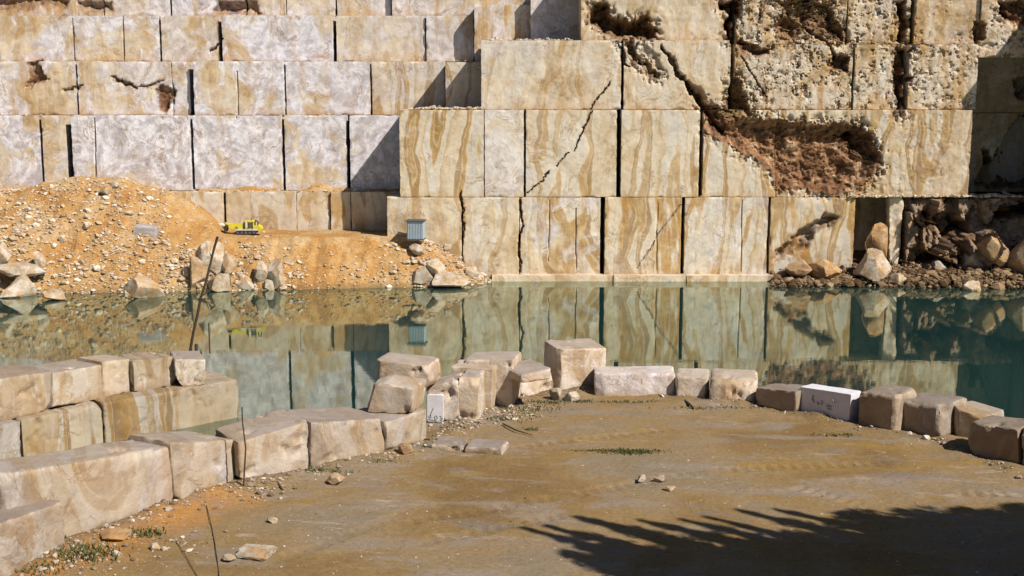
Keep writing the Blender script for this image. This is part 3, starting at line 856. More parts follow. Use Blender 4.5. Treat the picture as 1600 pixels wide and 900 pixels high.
block('thin broken slab lying on the low white streaked block', (815, 600), (862, 594), (812, 586), (862, 575), 1.8, z0=1.12, p_pink=0.95, sink=0.0, shape=dict(r0=0.02, r1=0.06, step=0.08), ang=-25, p_tone=0.05)
block('tallest pinkish cube standing by itself at the far end', (872, 612), (946, 608), (870, 545), (948, 543), 2.0, p_pink=0.9, p_ochre=0.25, p_white=0.2, shape=dict(r0=0.02, r1=0.09, amp=0.03, big=0.05), jit=0.03, ang=-15, p_tone=0.15)
# right arc
block('long whitish block right of the tall pinkish cube', (929, 619), (1058, 624), (929, 583), (1057, 584), 1.5, p_pink=0.6, p_white=0.9, shape=dict(r0=0.02, r1=0.10), ang=3, p_tone=0.25)
block('short tan block between the whitish one and a wider tan block', (1056, 624), (1110, 630), (1056, 588), (1110, 590), 1.7, p_pink=0.6, p_ochre=0.5, shape=dict(r0=0.03, r1=0.12), ang=8, p_tone=0.08)
block('wide tan block left of the shaded five sided one', (1107, 629), (1183, 637), (1108, 591), (1184, 594), 1.8, p_pink=0.7, p_ochre=0.3, shape=dict(r0=0.03, r1=0.14), ang=12, p_tone=0.08)
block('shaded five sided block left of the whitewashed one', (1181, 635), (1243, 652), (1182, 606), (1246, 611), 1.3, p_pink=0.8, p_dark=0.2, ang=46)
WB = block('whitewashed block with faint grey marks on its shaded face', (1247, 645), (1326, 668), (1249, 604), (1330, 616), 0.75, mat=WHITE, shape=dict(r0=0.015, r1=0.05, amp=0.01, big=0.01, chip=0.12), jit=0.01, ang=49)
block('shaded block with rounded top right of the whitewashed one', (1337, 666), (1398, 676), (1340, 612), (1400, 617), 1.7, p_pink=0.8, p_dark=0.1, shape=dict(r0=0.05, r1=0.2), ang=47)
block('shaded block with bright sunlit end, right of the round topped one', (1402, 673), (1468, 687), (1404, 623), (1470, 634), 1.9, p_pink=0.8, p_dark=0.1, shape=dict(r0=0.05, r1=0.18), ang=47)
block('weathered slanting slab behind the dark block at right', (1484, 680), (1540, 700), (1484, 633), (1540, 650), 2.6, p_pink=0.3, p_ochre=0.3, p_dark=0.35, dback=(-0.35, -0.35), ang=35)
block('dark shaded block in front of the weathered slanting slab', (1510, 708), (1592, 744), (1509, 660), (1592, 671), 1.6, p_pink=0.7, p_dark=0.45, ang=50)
block('last block of the arc, cut by the right picture edge', (1594, 728), (1680, 762), (1594, 668), (1680, 690), 1.8, p_pink=0.8, ang=40)

# far wall of two courses standing in the water at left
LZ = -1.7
UG = 'marble blocks of the two course wall in the water'
block('leftmost upper block of the two course wall, cut by the picture edge', (-60, 672), (84, 640), (-60, 600), (84, 579), 2.4, z0=LZ, group=UG, p_pink=0.7, p_white=0.2, sink=0.03)
block('upper block with broken right end, beside the leftmost of its wall', (82, 642), (172, 617), (80, 583), (171, 568), 2.2, z0=LZ, group=UG, p_pink=0.7, sink=0.03)
block('narrow pale upper block between two wider ones on the water wall', (163, 621), (211, 609), (160, 565), (208, 560), 1.8, z0=LZ, group=UG, p_pink=0.5, p_white=0.5, sink=0.03)
block('ochre and white streaked upper block next to the stick block', (211, 613), (276, 601), (209, 563), (274, 557), 1.8, z0=LZ, group=UG, p_pink=0.3, p_ochre=0.7, sink=0.03)
STICKB = block('pinkish end block of the water wall carrying the dead branch', (275, 605), (322, 601), (273, 561), (322, 562), 2.1, z0=LZ, group=UG, p_pink=0.95, sink=0.03, shape=dict(r0=0.02, r1=0.08), jit=0.03)


def lower(label, a, b, depth, **par):
    A, B = G(*a, LZ), G(*b, LZ)
    ab = (B - A)[:2]; ab /= np.linalg.norm(ab)
    dv = np.array([-ab[1], ab[0], 0]) * depth
    dz = np.array([0, 0, LZ + 5.2])
    co = [A - dz, B - dz, A, B, A - dz + dv, B - dz + dv, A + dv, B + dv]
    _seed[0] += 1
    o = slab_block(co, MARBLE, 'marble_block', _seed[0], r1=0.2)
    tag(o, label, 'stone block', UG, **par)


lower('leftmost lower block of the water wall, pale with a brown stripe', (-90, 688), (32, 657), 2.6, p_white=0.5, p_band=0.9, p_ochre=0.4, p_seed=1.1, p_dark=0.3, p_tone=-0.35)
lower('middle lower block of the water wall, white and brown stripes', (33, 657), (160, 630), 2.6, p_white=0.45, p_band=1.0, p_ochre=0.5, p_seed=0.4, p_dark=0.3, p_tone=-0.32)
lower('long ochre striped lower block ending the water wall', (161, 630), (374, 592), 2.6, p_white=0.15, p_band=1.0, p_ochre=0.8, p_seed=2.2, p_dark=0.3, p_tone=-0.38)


def interp(px, pts):
    a = np.array(pts)
    return np.interp(px, a[:, 0], a[:, 1])


def bank_z(X, Y):
    px = 800 + X / Y * F * 0.995
    sh = interp(px, [(-300, 89.6), (0, 90.4), (100, 91.0), (250, 91.8), (420, 92.6), (600, 93.6), (680, 93.9), (740, 95.2), (782, 97.4), (900, 99)])
    crest = interp(px, [(-300, 3.2), (-40, 3.3), (30, 3.4), (75, 3.9), (130, 4.4), (190, 4.3), (235, 3.7), (290, 2.8), (330, 1.3), (352, 0.25), (400, 0.06), (600, 0.0), (645, 0.0), (690, -0.6), (740, -2.2), (785, -3.6), (900, -5)])
    low = interp(px, [(-300, 0.6), (200, 0.5), (330, 0.1), (400, 0.0), (645, 0.0), (690, -0.8), (740, -2.4), (785, -3.7), (900, -5)])
    run = 3.6
    t = (Y - sh) / run
    z1 = WATER + (low - WATER) * np.clip(t, -0.8, 1) ** 1.0
    z1 = np.where(t < 0, WATER + t * 2.2, WATER + (low - WATER) * (np.clip(t, 0, 1) ** 0.8))
    back = np.clip((Y - sh - run) / np.maximum(100.3 - sh - run, 1.0), 0, 1)
    z = z1 + (crest - low) * back ** 0.85
    p = np.stack([X, Y, np.zeros_like(X)], -1)
    am = np.where(t < 1.05, 1.0, np.where(px < 350, 0.8, 0.22))
    am = np.where((px > 330) & (t > 1.0), 0.18, am)
    gul = np.abs(fbm(p * np.array([0.55, 0.12, 1]) + 33, 3)) * 1.1 - 0.2
    return z + am * (0.5 * gul + 0.40 * fbm(p * 0.42, 4, 0.55) + 0.10 * fbm(p * 1.7 + 4, 3, 0.6))


def bank_hit(px, py):
    """where the line of sight meets the bank"""
    Y = np.arange(88.0, 101.5, 0.02)
    d = ray(px, py)
    X = d[0] * Y / d[1]; Z = H + d[2] * Y / d[1]
    m = np.nonzero(Z <= bank_z(X, Y))[0]
    y = Y[m[0]] if len(m) else 95.0
    return P(px, py, float(y))


# ------------------------------------------------------------------ rocks
def ico(sub):
    import bmesh
    bm = bmesh.new()
    bmesh.ops.create_icosphere(bm, subdivisions=sub, radius=1.0)
    v = np.array([q.co[:] for q in bm.verts]); f = [[q.index for q in p.verts] for p in bm.faces]
    bm.free()
    return v, np.array(f)


LB = 'boulders along the left shore'
ICO1, ICO2, ICO4 = ico(1), ico(2), ico(4)


def rock_verts(base, rg, cuts=9, lo=0.55, hi=0.85):
    v = base.copy()
    for _ in range(cuts):
        n = rg.normal(size=3); n /= np.linalg.norm(n)
        d = rg.uniform(lo, hi)
        k = np.clip(v @ n - d, 0, None)
        v = v - k[:, None] * n
    return v


def boulder(label, px, py, w, h, Y=None, z=None, depth=None, rot=None, seed=None, rust=0.0, grey=0.0, cat='boulder', name='boulder', group='boulders on the banks of the pool', spike=0.0, cuts=26):
    """px,py: bottom centre in the photo; w,h in photo pixels"""
    c = P(px, py, Y) if Y is not None else G(px, py, z)
    if group == LB and Y is not None: c = bank_hit(px, py)
    sc = np.linalg.norm(c - [0, 0, H]) / F
    _seed[0] += 1
    rg = np.random.default_rng(seed if seed is not None else _seed[0] * 13)
    v = rock_verts(ICO4[0], rg, cuts, 0.42, 0.78)
    v = v + ICO4[0] * (0.06 * fbm(v * 2.2 + _seed[0], 5, 0.65) - 0.10 * np.clip(fbm(v * 1.4 + 3 + _seed[0], 3) - 0.2, 0, 1))[:, None]
    a = rg.uniform(0, 6.28) if rot is None else rot
    q = v.copy()
    q[:, 0] = v[:, 0] * math.cos(a) - v[:, 1] * math.sin(a); q[:, 1] = v[:, 0] * math.sin(a) + v[:, 1] * math.cos(a)
    q -= [(q[:, 0].min() + q[:, 0].max()) / 2, (q[:, 1].min() + q[:, 1].max()) / 2, q[:, 2].min()]
    q /= [np.ptp(q[:, 0]), np.ptp(q[:, 1]), np.ptp(q[:, 2])]
    if spike: q[:, :2] *= (1 - spike * q[:, 2:])
    q[:, 2] = q[:, 2] * 1.15 - 0.15
    W_ = w * sc; Hh = h * sc; D_ = depth or W_ * 0.9
    V = q * [W_, D_, Hh] + c
    o = mesh_obj(name, V, ICO4[1], BOULDER, None, None, True, 16)
    tag(o, label, cat, group, p_rust=rust, p_grey=grey)
    return o


# far right rubble, in and out of the shade
BR = 'broken rocks under the right hand face'
boulder('pointed white boulder catching the sun at the cave mouth', 1366, 430, 62, 40, Y=95.6, rust=0.05, spike=0.45, seed=3, group=BR)
boulder('brown jagged rock leaning behind the pointed white boulder', 1368, 402, 46, 52, Y=97.4, rust=0.9, spike=0.4, group=BR)
_a = P(1390, 412, 97.7); _b = P(1406, 412, 97.7)
_c = [_a - [0, 0, .3], _b - [0, 0, .3], P(1388, 306, 97.7), P(1412, 306, 97.7)]
_c = _c + [q + np.array([0.1, 1.3, 0]) for q in _c]
o = slab_block(_c, MARBLE, 'rock_pillar', 77, r0=0.05, r1=0.25, amp=0.12, big=0.15)
tag(o, 'narrow lit rock pillar dividing the dark cave', 'rock pillar', BR, p_ochre=0.6, p_band=0.3, p_seed=1.0)
boulder('golden faced rock jutting out near the right edge', 1550, 410, 42, 40, Y=95.6, rust=1.0, grey=0.3, group=BR)
boulder('squat shaded boulder inside the low cave', 1470, 444, 48, 36, Y=97.2, grey=0.9, rust=0.3, group=BR)
boulder('upright shaded stone below the golden faced rock', 1518, 440, 40, 52, Y=96.8, grey=0.8, rust=0.4, group=BR)
boulder('dark brown heap rock cut by the right edge above the shore', 1604, 436, 60, 62, Y=95.6, rust=0.8, grey=0.3, group=BR)
boulder('small bright white stone on the dark right shore', 1517, 459, 27, 20, Y=92.6, rust=0.0, group=BR)
boulder('rusty stone in the rubble left of the pointed white boulder', 1290, 432, 50, 26, Y=96.2, rust=0.95, group=BR)
boulder('low dark stone at the waterline below the fractured panel', 1246, 428, 40, 22, Y=96.4, rust=0.9, grey=0.2, group=BR)
boulder('white angular stone at the foot of the pointed boulder', 1404, 444, 26, 16, Y=94.6, rust=0.1, group=BR)

# left bank boulders
LB = 'boulders along the left shore'
boulder('grey triangular boulder at the left waterline', 30, 462, 60, 34, z=WATER, spike=0.35, grey=0.3, group=LB)
boulder('flat pale rock just right of the grey triangular boulder', 88, 468, 34, 16, z=WATER, group=LB)
boulder('long slab of rock lying above the grey triangular boulder', 40, 430, 74, 18, Y=92.6, grey=0.5, group=LB)
boulder('upright pale stone above the left waterline', 64, 420, 18, 26, Y=93.0, grey=0.4, group=LB)
boulder('rock cut by the left picture edge on the sandy slope', 0, 408, 30, 28, Y=93.6, grey=0.2, group=LB)
boulder('big ochre slab dipping into the water left of the dead branch', 224, 464, 66, 36, z=WATER, rust=0.45, grey=0.2, spike=0.3, group=LB)
boulder('large white topped boulder behind the dead branch', 330, 420, 46, 44, Y=93.4, group=LB)
boulder('ochre brown boulder left of the dead branch', 312, 446, 30, 46, Y=92.6, rust=0.55, group=LB)
boulder('pink white boulder at the waterline just right of the dead branch', 344, 454, 40, 28, z=WATER, group=LB)
boulder('yellowish boulder above the pink white one', 358, 428, 28, 32, Y=93.2, rust=0.35, group=LB)
boulder('white wedge shaped stone at the waterline between two groups', 384, 452, 36, 20, z=WATER, spike=0.3, group=LB)
boulder('grey oval boulder leaning on the buff upright one', 408, 436, 22, 28, Y=93.0, grey=0.6, group=LB)
boulder('buff upright boulder of the middle shore group', 432, 444, 28, 40, Y=92.8, grey=0.15, rust=0.15, group=LB)
boulder('round grey boulder at the foot of the buff upright one', 424, 452, 26, 20, z=WATER, grey=0.55, group=LB)
boulder('small white stone left of the ochre brown boulder', 292, 432, 12, 15, Y=92.8, group=LB)
boulder('large grey white boulder below the blue grey hut', 664, 446, 44, 34, z=WATER, grey=0.45, group=LB)
boulder('pale flat topped boulder beside the hollow below the hut', 704, 448, 56, 22, z=WATER, group=LB)
boulder('mauve white boulder behind the pale flat topped one', 680, 430, 32, 26, Y=95.2, group=LB)
boulder('bluish white stone at the right end of the rubble shore', 738, 440, 22, 24, z=WATER, grey=0.2, group=LB)
boulder('buff stone perched on the bank edge below the hut', 652, 398, 26, 18, Y=96.0, rust=0.2, group=LB)
boulder('small white stone in the rubble right of the hut', 698, 392, 14, 12, Y=96.6, group=LB)
boulder('dull yellow rock near the top of the sand heap', 166, 304, 16, 14, Y=99.2, rust=0.45, group=LB)
boulder('pale stone beside the dull yellow rock on the sand heap', 180, 292, 14, 9, Y=99.6, group=LB)
boulder('small pale rock halfway down the sandy slope', 98, 378, 12, 9, Y=95.0, group=LB)
boulder('low white stone left of the squared block on the slope', 136, 357, 14, 10, Y=96.4, group=LB)

# squared grey block lying on the slope
_z = float(bank_hit(226, 368)[2]) + 0.08
block('squared grey block lying on the sandy slope left of the machine', (207, 366), (242, 370), (209, 350), (244, 354), 0.9, z0=_z, group='lone cut block on the sand', p_white=0.9, p_band=0, p_ochre=0, p_pink=0.5, p_dark=0.1, sink=0.6, jit=0.02, shape=dict(r0=0.02, r1=0.06), ang=8)

# stones lying on the platform
PG = 'loose stones lying on the platform'
boulder('thumb shaped stone with a shadow, middle of the platform', 1002, 752, 14, 11, z=0, group=PG, cat='stone', name='loose_stone')
boulder('split stone just right of the thumb shaped one', 1030, 752, 18, 10, z=0, group=PG, cat='stone', name='loose_stone', rust=0.3)
boulder('flat chip lying below the split stone', 1046, 766, 20, 7, z=0, group=PG, cat='stone', name='loose_stone', rust=0.3)
boulder('round white stone alone on the platform near the long cable', 426, 816, 16, 9, z=0, group=PG, cat='stone', name='loose_stone')
boulder('large flat pale stone half sunk in the dust near the bottom', 400, 868, 62, 12, z=0, group=PG, cat='stone', name='loose_stone', grey=0.3)
boulder('wedge of tan rock leaning at the foot of the near row', 524, 756, 30, 16, z=0, group=PG, cat='stone', name='loose_stone', rust=0.4)
boulder('orange rock against the foot of the small grey block', 634, 710, 24, 18, z=0, group=PG, cat='stone', name='loose_stone', rust=0.7)
boulder('pale stone beside the cable at bottom left', 356, 876, 22, 9, z=0, group=PG, cat='stone', name='loose_stone')
boulder('white pebble pair stone below the largest block', 242, 858, 18, 10, z=0, group=PG, cat='stone', name='loose_stone')
boulder('white pebble near the green weeds at lower left', 182, 868, 12, 9, z=0, group=PG, cat='stone', name='loose_stone')
boulder('orange clay lump under the largest block', 180, 842, 44, 14, z=0, group=PG, cat='stone', name='loose_stone', rust=0.9)
boulder('broken prop stone under the left corner of the tall cube', 868, 626, 20, 22, z=0, group=PG, cat='stone', name='loose_stone', grey=0.3, rust=0.3)
boulder('dark flat stone under the front of the tall cube', 892, 626, 28, 16, z=0, group=PG, cat='stone', name='loose_stone', grey=0.4, rust=0.3)
boulder('small white rock at the foot of the sunlit end block', 1446, 690, 14, 10, z=0, group=PG, cat='stone', name='loose_stone')
block('left one of the two flat slabs lying on the platform', (672, 703), (722, 706), (673, 694), (722, 696), 1.1, p_pink=0.9, p_dark=0.1, name='stone_slab', cat='stone slab', group='flat slabs on the platform', shape=dict(r0=0.02, r1=0.05, step=0.07))
block('right one of the two flat slabs, with broken edge', (724, 708), (786, 712), (724, 697), (784, 700), 1.0, p_pink=0.9, name='stone_slab', cat='stone slab', group='flat slabs on the platform', shape=dict(r0=0.02, r1=0.06, step=0.07))


# ------------------------------------------------------------------ terrain
def grid_obj(name, xs, ys, zf, mat, keep=None, attrs=None, **kw):
    X, Y = np.meshgrid(xs, ys, indexing='ij')
    Z = zf(X, Y)
    V = np.stack([X, Y, Z], -1).reshape(-1, 3)
    idx = np.arange(len(V)).reshape(X.shape)
    fs = np.stack([idx[:-1, :-1], idx[1:, :-1], idx[1:, 1:], idx[:-1, 1:]], -1).reshape(-1, 4)
    if keep is not None:
        kc = keep(X, Y).ravel()
        fs = fs[kc[fs].all(axis=1)]
    at = {k: f(X, Y).ravel() for k, f in (attrs or {}).items()}
    return mesh_obj(name, V, fs.tolist(), mat, None, at, True, None)


# left bank with terrace and sand heap
tag(grid_obj('sand_bank', np.arange(-56, 1.4, 0.13), np.arange(86, 103.6, 0.13), bank_z, SAND), None, None, None, 'structure')

tag(grid_obj('earth_ledge', np.arange(-26, -9.2, 0.13), np.arange(101.98, 103.0, 0.12),
             lambda X, Y: 3.12 + np.clip((Y - 101.98), 0, 1) * 0.9 * np.clip(0.45 + 1.1 * fbm(np.stack([X * 0.35, np.zeros_like(X), np.zeros_like(X)], -1), 3), 0.05, 1.2) + 0.06 * fbm(np.stack([X, Y, np.zeros_like(X)], -1) * 2.0, 3), SAND), None, None, None, 'structure')

# rear rock mass behind the sawn faces
hb = MB()
for (x0, x1, y0, z0, z1) in ((-95, -9.0, 104.6, -6, 3.0), (-95, -9.0, 105.6, 3.0, 9.2), (-95, -2, 107.0, 9.2, 13.6), (-95, 6.0, 108.7, 13.6, 17.4), (-95, 8, 110.8, 17.4, 24),
                             (-9.6, 26.6, 101.0, -6, 2.9), (-8.6, 36.5, 101.2, 2.9, 9.7), (-2, 36.5, 102.0, 9.7, 15.0), (5.6, 36.5, 102.6, 15.0, 22.4), (26.6, 80, 104.6, -6, 14.0), (36.5, 80, 104.0, 14, 22.4)):
    hb.box(x0, x1, y0, 135, z0, z1)
o = hb.build('hillside', MARBLE)
tag(o, None, None, None, 'structure', p_dark=0.5, p_ochre=0.4)

# unseen side mass added beyond the right picture edge, shaped to shade the recess
def shade_wall():
    root = empty('quarry_wall', (43.5, 92, -5))
    tag(root, 'unseen tall side mass added beyond the right picture edge to shade the recess', 'rock wall', 'cut benches of the quarry face')
    n = 60
    ys = np.linspace(92, 130, 80); zs = np.linspace(-5, 21.0, n)
    Yg, Zg = np.meshgrid(ys, zs, indexing='ij')
    p = np.stack([np.full(Yg.shape, 43.0), Yg, Zg], -1)
    Xg = 43.2 + 0.5 * fbm(p * 0.4, 4)
    V = np.stack([Xg, Yg, Zg], -1).reshape(-1, 3)
    idx = np.arange(len(V)).reshape(Yg.shape)
    fs = np.stack([idx[:-1, :-1], idx[:-1, 1:], idx[1:, 1:], idx[1:, :-1]], -1).reshape(-1, 4).tolist()
    a = len(V)
    xs = np.linspace(0, 45, 90)
    F2 = []
    for i, x in enumerate(xs):
        for j, z in enumerate(zs):
            e = Xg[0, j] + x
            F2.append((e, 92 + (0.5 * float(perlin(np.array([e * 0.4, 3.0, z * 0.4]))) if i else 0), z))
    id2 = a + np.arange(len(F2)).reshape(90, n)
    fs += np.stack([id2[:-1, :-1], id2[1:, :-1], id2[1:, 1:], id2[:-1, 1:]], -1).reshape(-1, 4).tolist()
    V = np.concatenate([V, np.array(F2)])
    b = len(V)
    V = np.concatenate([V, [(43.2, 92, 20.8), (90, 92, 20.8), (90, 130, 20.8), (43.2, 130, 20.8)]])
    fs.append((b, b + 1, b + 2, b + 3))
    o = mesh_obj('rock_panel', V, fs, MARBLE, root, {'soil': np.zeros(len(V)), 'moss': np.zeros(len(V))}, True, 40)
    tag(o, p_band=0.6, p_ochre=0.4)


shade_wall()

# platform in the foreground
EDGE_L = [G(-70, 948), G(104, 858), G(278, 781), G(484, 735), G(668, 690), G(733, 655), G(786, 636), G(812, 624), G(872, 614), G(946, 608), G(1053, 622), G(1182, 634), G(1246, 648), G(1330, 664), G(1400, 680), G(1474, 690), G(1592, 740), G(1680, 762)]
out_pts = []
for i, q in enumerate(EDGE_L):
    a = EDGE_L[max(i - 1, 0)]; b = EDGE_L[min(i + 1, len(EDGE_L) - 1)]
    d = (b - a)[:2]; d /= np.linalg.norm(d)
    nv = np.array([-d[1], d[0]])
    out_pts.append((q[0] + nv[0] * 1.7, q[1] + nv[1] * 1.7))
poly = [(-60, -40), (-60, 4), (-26, 14)] + out_pts + [(24, 33), (70, 30), (70, -40)]


def plat_z(X, Y):
    p = np.stack([X, Y, np.zeros_like(X)], -1)
    z = 0.05 * fbm(p * 0.30, 3) + 0.045 * fbm(p * 1.1 + 3, 5, 0.65)
    # dirt banked against the blocks
    ds, _ = seg_dist(X, Y, [(q[0], q[1]) for q in EDGE_L])
    z = z + 0.16 * np.clip(1 - ds / 1.3, 0, 1) ** 1.5 * (0.8 + 1.2 * fbm(p * 0.9 + 8, 3))
    # tyre tread prints
    for (a, b, wd, ph) in ((G(1238, 758), G(1362, 794), 0.32, 0.0), (G(880, 775), G(1110, 735), 0.30, 1.0), (G(1490, 770), G(1590, 772), 0.35, 0.4), (G(760, 705), G(1060, 668), 0.28, 0.0), (G(610, 820), G(880, 775), 0.30, 0.3), (G(640, 850), G(905, 800), 0.30, 0.9), (G(1110, 735), G(1400, 722), 0.30, 0.0), (G(420, 880), G(640, 800), 0.28, 0.2)):
        ds, t = seg_dist(X, Y, [(a[0], a[1]), (b[0], b[1])])
        L = math.hypot(b[0] - a[0], b[1] - a[1])
        z = z + (1 - sstep(wd * 0.6, wd, ds)) * sstep(0, 0.12, t) * sstep(0, 0.12, 1 - t) * (0.030 * np.sin(t * L * 2 * math.pi / 0.38 + ph) - 0.035)
    return z


def inside_poly(X, Y):
    return poly_sd(X, Y, poly) > -0.05


def clay_at(X, Y):
    p = np.stack([X, Y, np.zeros_like(X)], -1)
    a = G(60, 900); b = G(345, 778)
    ds, _ = seg_dist(X, Y, [(a[0], a[1]), (b[0], b[1])])
    return np.clip(1.1 - ds / 1.2 + 1.0 * fbm(p * 0.9, 4), 0, 1) * 0.9


def foot_dark_at(X, Y):  # ground gets darker brown close to the foot of the blocks
    p = np.stack([X, Y, np.zeros_like(X)], -1)
    ds, _ = seg_dist(X, Y, [(q[0], q[1]) for q in EDGE_L])
    return np.clip(0.75 - ds / 0.75 + 0.9 * fbm(p * 1.0 + 40, 4, 0.6), 0, 1) * 0.65


tag(grid_obj('platform_ground', np.arange(-17, 22, 0.095), np.arange(23, 52, 0.095), plat_z, PLATFORM, inside_poly, dict(clay=clay_at, foot_dark=foot_dark_at)), None, None, None, 'structure')
pb = MB()
n = len(poly)
pb.add([(x, y, -0.16) for x, y in poly] + [(x, y, -7.0) for x, y in poly], [tuple(reversed(range(n)))] + [(i, (i + 1) % n, (i + 1) % n + n, i + n) for i in range(n)])
tag(pb.build('platform_base', PLATFORM), None, None, None, 'structure')


def around(X, Y):
    d = np.maximum(np.maximum(np.abs(X) - 76, 0), np.maximum(-52 - Y, 0))
    p = np.stack([X, Y, np.zeros_like(X)], -1)
    return -8.5 + 46 * np.clip(d / 22 + 0.35 * (d > 0.5), 0, 1) + np.where(d > 0.5, 4.0 * fbm(p * 0.06, 4), 0)


tag(grid_obj('sky_block_hills', np.arange(-120, 121, 2.0), np.arange(-96, 141, 2.0), around, MARBLE, lambda X, Y: (np.abs(X) > 73) | (Y < -49)), None, None, None, 'structure', p_ochre=0.5, p_band=0.3, p_dark=1.0)  # unseen ring of hills added to block skylight; darkened to cut bounce

# the ground sheet (pit floor under the water) and the water
g = MB(); g.add([(-400, -300, -8), (400, -300, -8), (400, 500, -8), (-400, 500, -8)], [(0, 1, 2, 3)])
tag(g.build('ground', SAND), None, None, None, 'structure')
g = MB(); g.add([(-110, -60, WATER), (110, -60, WATER), (110, 120, WATER), (-110, 120, WATER)], [(0, 1, 2, 3)])
tag(g.build('water', WATERM), None, None, None, 'structure')

# rim on which the photographer and the reeds stand (beside and behind the camera)
rim = MB()
rp = [(-70, -60), (-70, 2.0), (16, 3.0), (17, 15), (10.4, 17.5), (9.95, 19.5), (9.95, 22.2), (10.6, 23.4), (14, 24.6), (70, 26), (70, -60)]
n = len(rp)
rim.add([(x, y, 9.7) for x, y in rp] + [(x, y, -7.5) for x, y in rp], [tuple(range(n))[::-1]] + [(i, (i + 1) % n, (i + 1) % n + n, i + n) for i in range(n)])
tag(rim.build('rim_ground', SAND), None, None, None, 'structure')


# ------------------------------------------------------------------ scattered small stuff
TPL = [rock_verts(ICO1[0], np.random.default_rng(900 + i), 7, 0.5, 0.85) for i in range(10)]


def scatter(name, pts, sizes, mat, label=None, flat=0.7, tone=None, rg=RNG):
    VV, FF, TT = [], [], []
    n = 0
    for i, (p, s) in enumerate(zip(pts, sizes)):
        v = TPL[i % 10]
        a = rg.uniform(0, 6.28)
        c, s_ = math.cos(a), math.sin(a)
        sc = np.array([rg.uniform(0.7, 1.3), rg.uniform(0.7, 1.2), rg.uniform(0.5, 1.0) * flat]) * s
        q = v * sc
        tl = rg.normal(0, 0.35)
        q = np.stack([q[:, 0], q[:, 1] * math.cos(tl) - q[:, 2] * math.sin(tl), q[:, 1] * math.sin(tl) + q[:, 2] * math.cos(tl)], 1)
        q = np.stack([q[:, 0] * c - q[:, 1] * s_, q[:, 0] * s_ + q[:, 1] * c, q[:, 2]], 1) + p
        VV.append(q); FF.append(ICO1[1] + n); n += len(v)
        TT.append(np.full(len(v), np.clip(rg.normal(0.42, 0.3), 0, 1) if tone is None else tone))
    o = mesh_obj(name, np.concatenate(VV), np.concatenate(FF).tolist(), mat, None, {'tone': np.concatenate(TT)}, False)
    tag(o, label, name.split('_')[-1], None, 'stuff')
    return o


# rubble on the bank
pts, sz = [], []
while len(pts) < 9800:
    px = RNG.uniform(-230, 785)
    Y = RNG.uniform(90, 101)
    X = (px - 800) / F * Y
    z = float(bank_z(np.array([[X]]), np.array([[Y]]))[0, 0])
    if z < WATER - 0.1: continue
    nz = float(perlin(np.array([X * 0.28, Y * 0.28, 1.0])))
    t_top = z > -0.35 and 350 < px < 660
    dens = 0.20 + 1.8 * max(0, nz)
    if px < 300: dens += 0.15
    if px > 650: dens += 0.9
    if z < WATER + 1.3: dens += 0.35
    if 470 < px < 640: dens *= 0.22
    if t_top: dens *= 0.06
    if 260 < px < 345 and z > -0.5: dens *= 0.12
    if RNG.random() > dens: continue
    s = min(0.055 * math.exp(RNG.normal(0.3, 0.65)), 0.42)
    pts.append((X, Y, z + s * 0.1)); sz.append(s)
for _ in range(1000):
    px = RNG.uniform(-30, 780); 
    if 470 < px < 630 and RNG.random() < 0.75: continue
    sh_ = float(interp(px, [(-300, 89.6), (0, 90.4), (100, 91.0), (250, 91.8), (420, 92.6), (600, 93.6), (680, 93.9), (740, 95.2), (782, 97.4)]))
    Y = sh_ + RNG.uniform(-0.15, 1.6) ** 1 * (1.0 if px < 640 else 1.5)
    X = (px - 800) / F * Y
    z = float(bank_z(np.array([[X]]), np.array([[Y]]))[0, 0])
    s_ = min(0.10 * math.exp(RNG.normal(0.1, 0.5)), 0.42)
    pts.append((X, Y, z + s_ * 0.15)); sz.append(s_)
scatter('rubble', pts, sz, RUBBLE, 'pale rubble stones strewn over the ochre sand bank')

# crumbs along ledges of the faces
pts, sz = [], []
for (xa, xb, py, Y, dep, cnt, big) in ((640, 752, 166, WALLY + 0.2, 1.6, 260, 0.11), (762, 900, 54, 98.6, 1.5, 160, 0.08), (1330, 1600, 306, 97.4, 1.4, 520, 0.12), (300, 620, 298, 101.9, 0.7, 150, 0.07), (1095, 1215, 306, 97.7, 0.3, 40, 0.05),
                                       (560, 760, 92, 103.9, 0.9, 60, 0.05), (0, 300, 183, 102.9, 0.6, 50, 0.05), (320, 545, 184, 102.9, 0.6, 60, 0.05)):
    zt = {166: 9.93, 54: 15.3, 306: 3.1, 298: 3.2, 92: 13.8, 183: 9.4, 184: 9.4}[py]
    for _ in range(cnt):
        px = RNG.uniform(xa, xb); y = Y + abs(RNG.normal(0, dep * 0.5)); s = big * math.exp(RNG.normal(0, 0.5))
        pts.append(((px - 800) / F * Y / (CP + 0.07 * SP), y, zt + s * 0.3 + 0.12 * abs(perlin(np.array([px * 0.03, 1.0, 2.0]))))); sz.append(min(s, 0.32))
scatter('ledge_rubble', pts, sz, RUBBLE, 'broken stone crumbs lying on the ledges of the faces')
# shore rubble of the right side
pts, sz = [], []
for _ in range(3200):
    px = RNG.uniform(1210, 1640); Y = 95.9 + RNG.normal(0, 0.9) - max(0, px - 1400) / 240 * 1.8
    s = min(0.08 * math.exp(RNG.normal(0.4, 0.65)), 0.55)
    pts.append(((px - 800) / F * Y, Y, WATER + RNG.uniform(0, 0.3) + max(0, Y - interp(px, [(1180, 96.6), (1330, 95.2), (1500, 93.4), (1700, 92.4)])) * 0.36)); sz.append(s)
scatter('shore_rubble', pts, sz, mat_rubble('brown_rubble', (0.07, 0.042, 0.022), (0.34, 0.24, 0.15)), 'brown rubble along the right hand shore', flat=0.8)


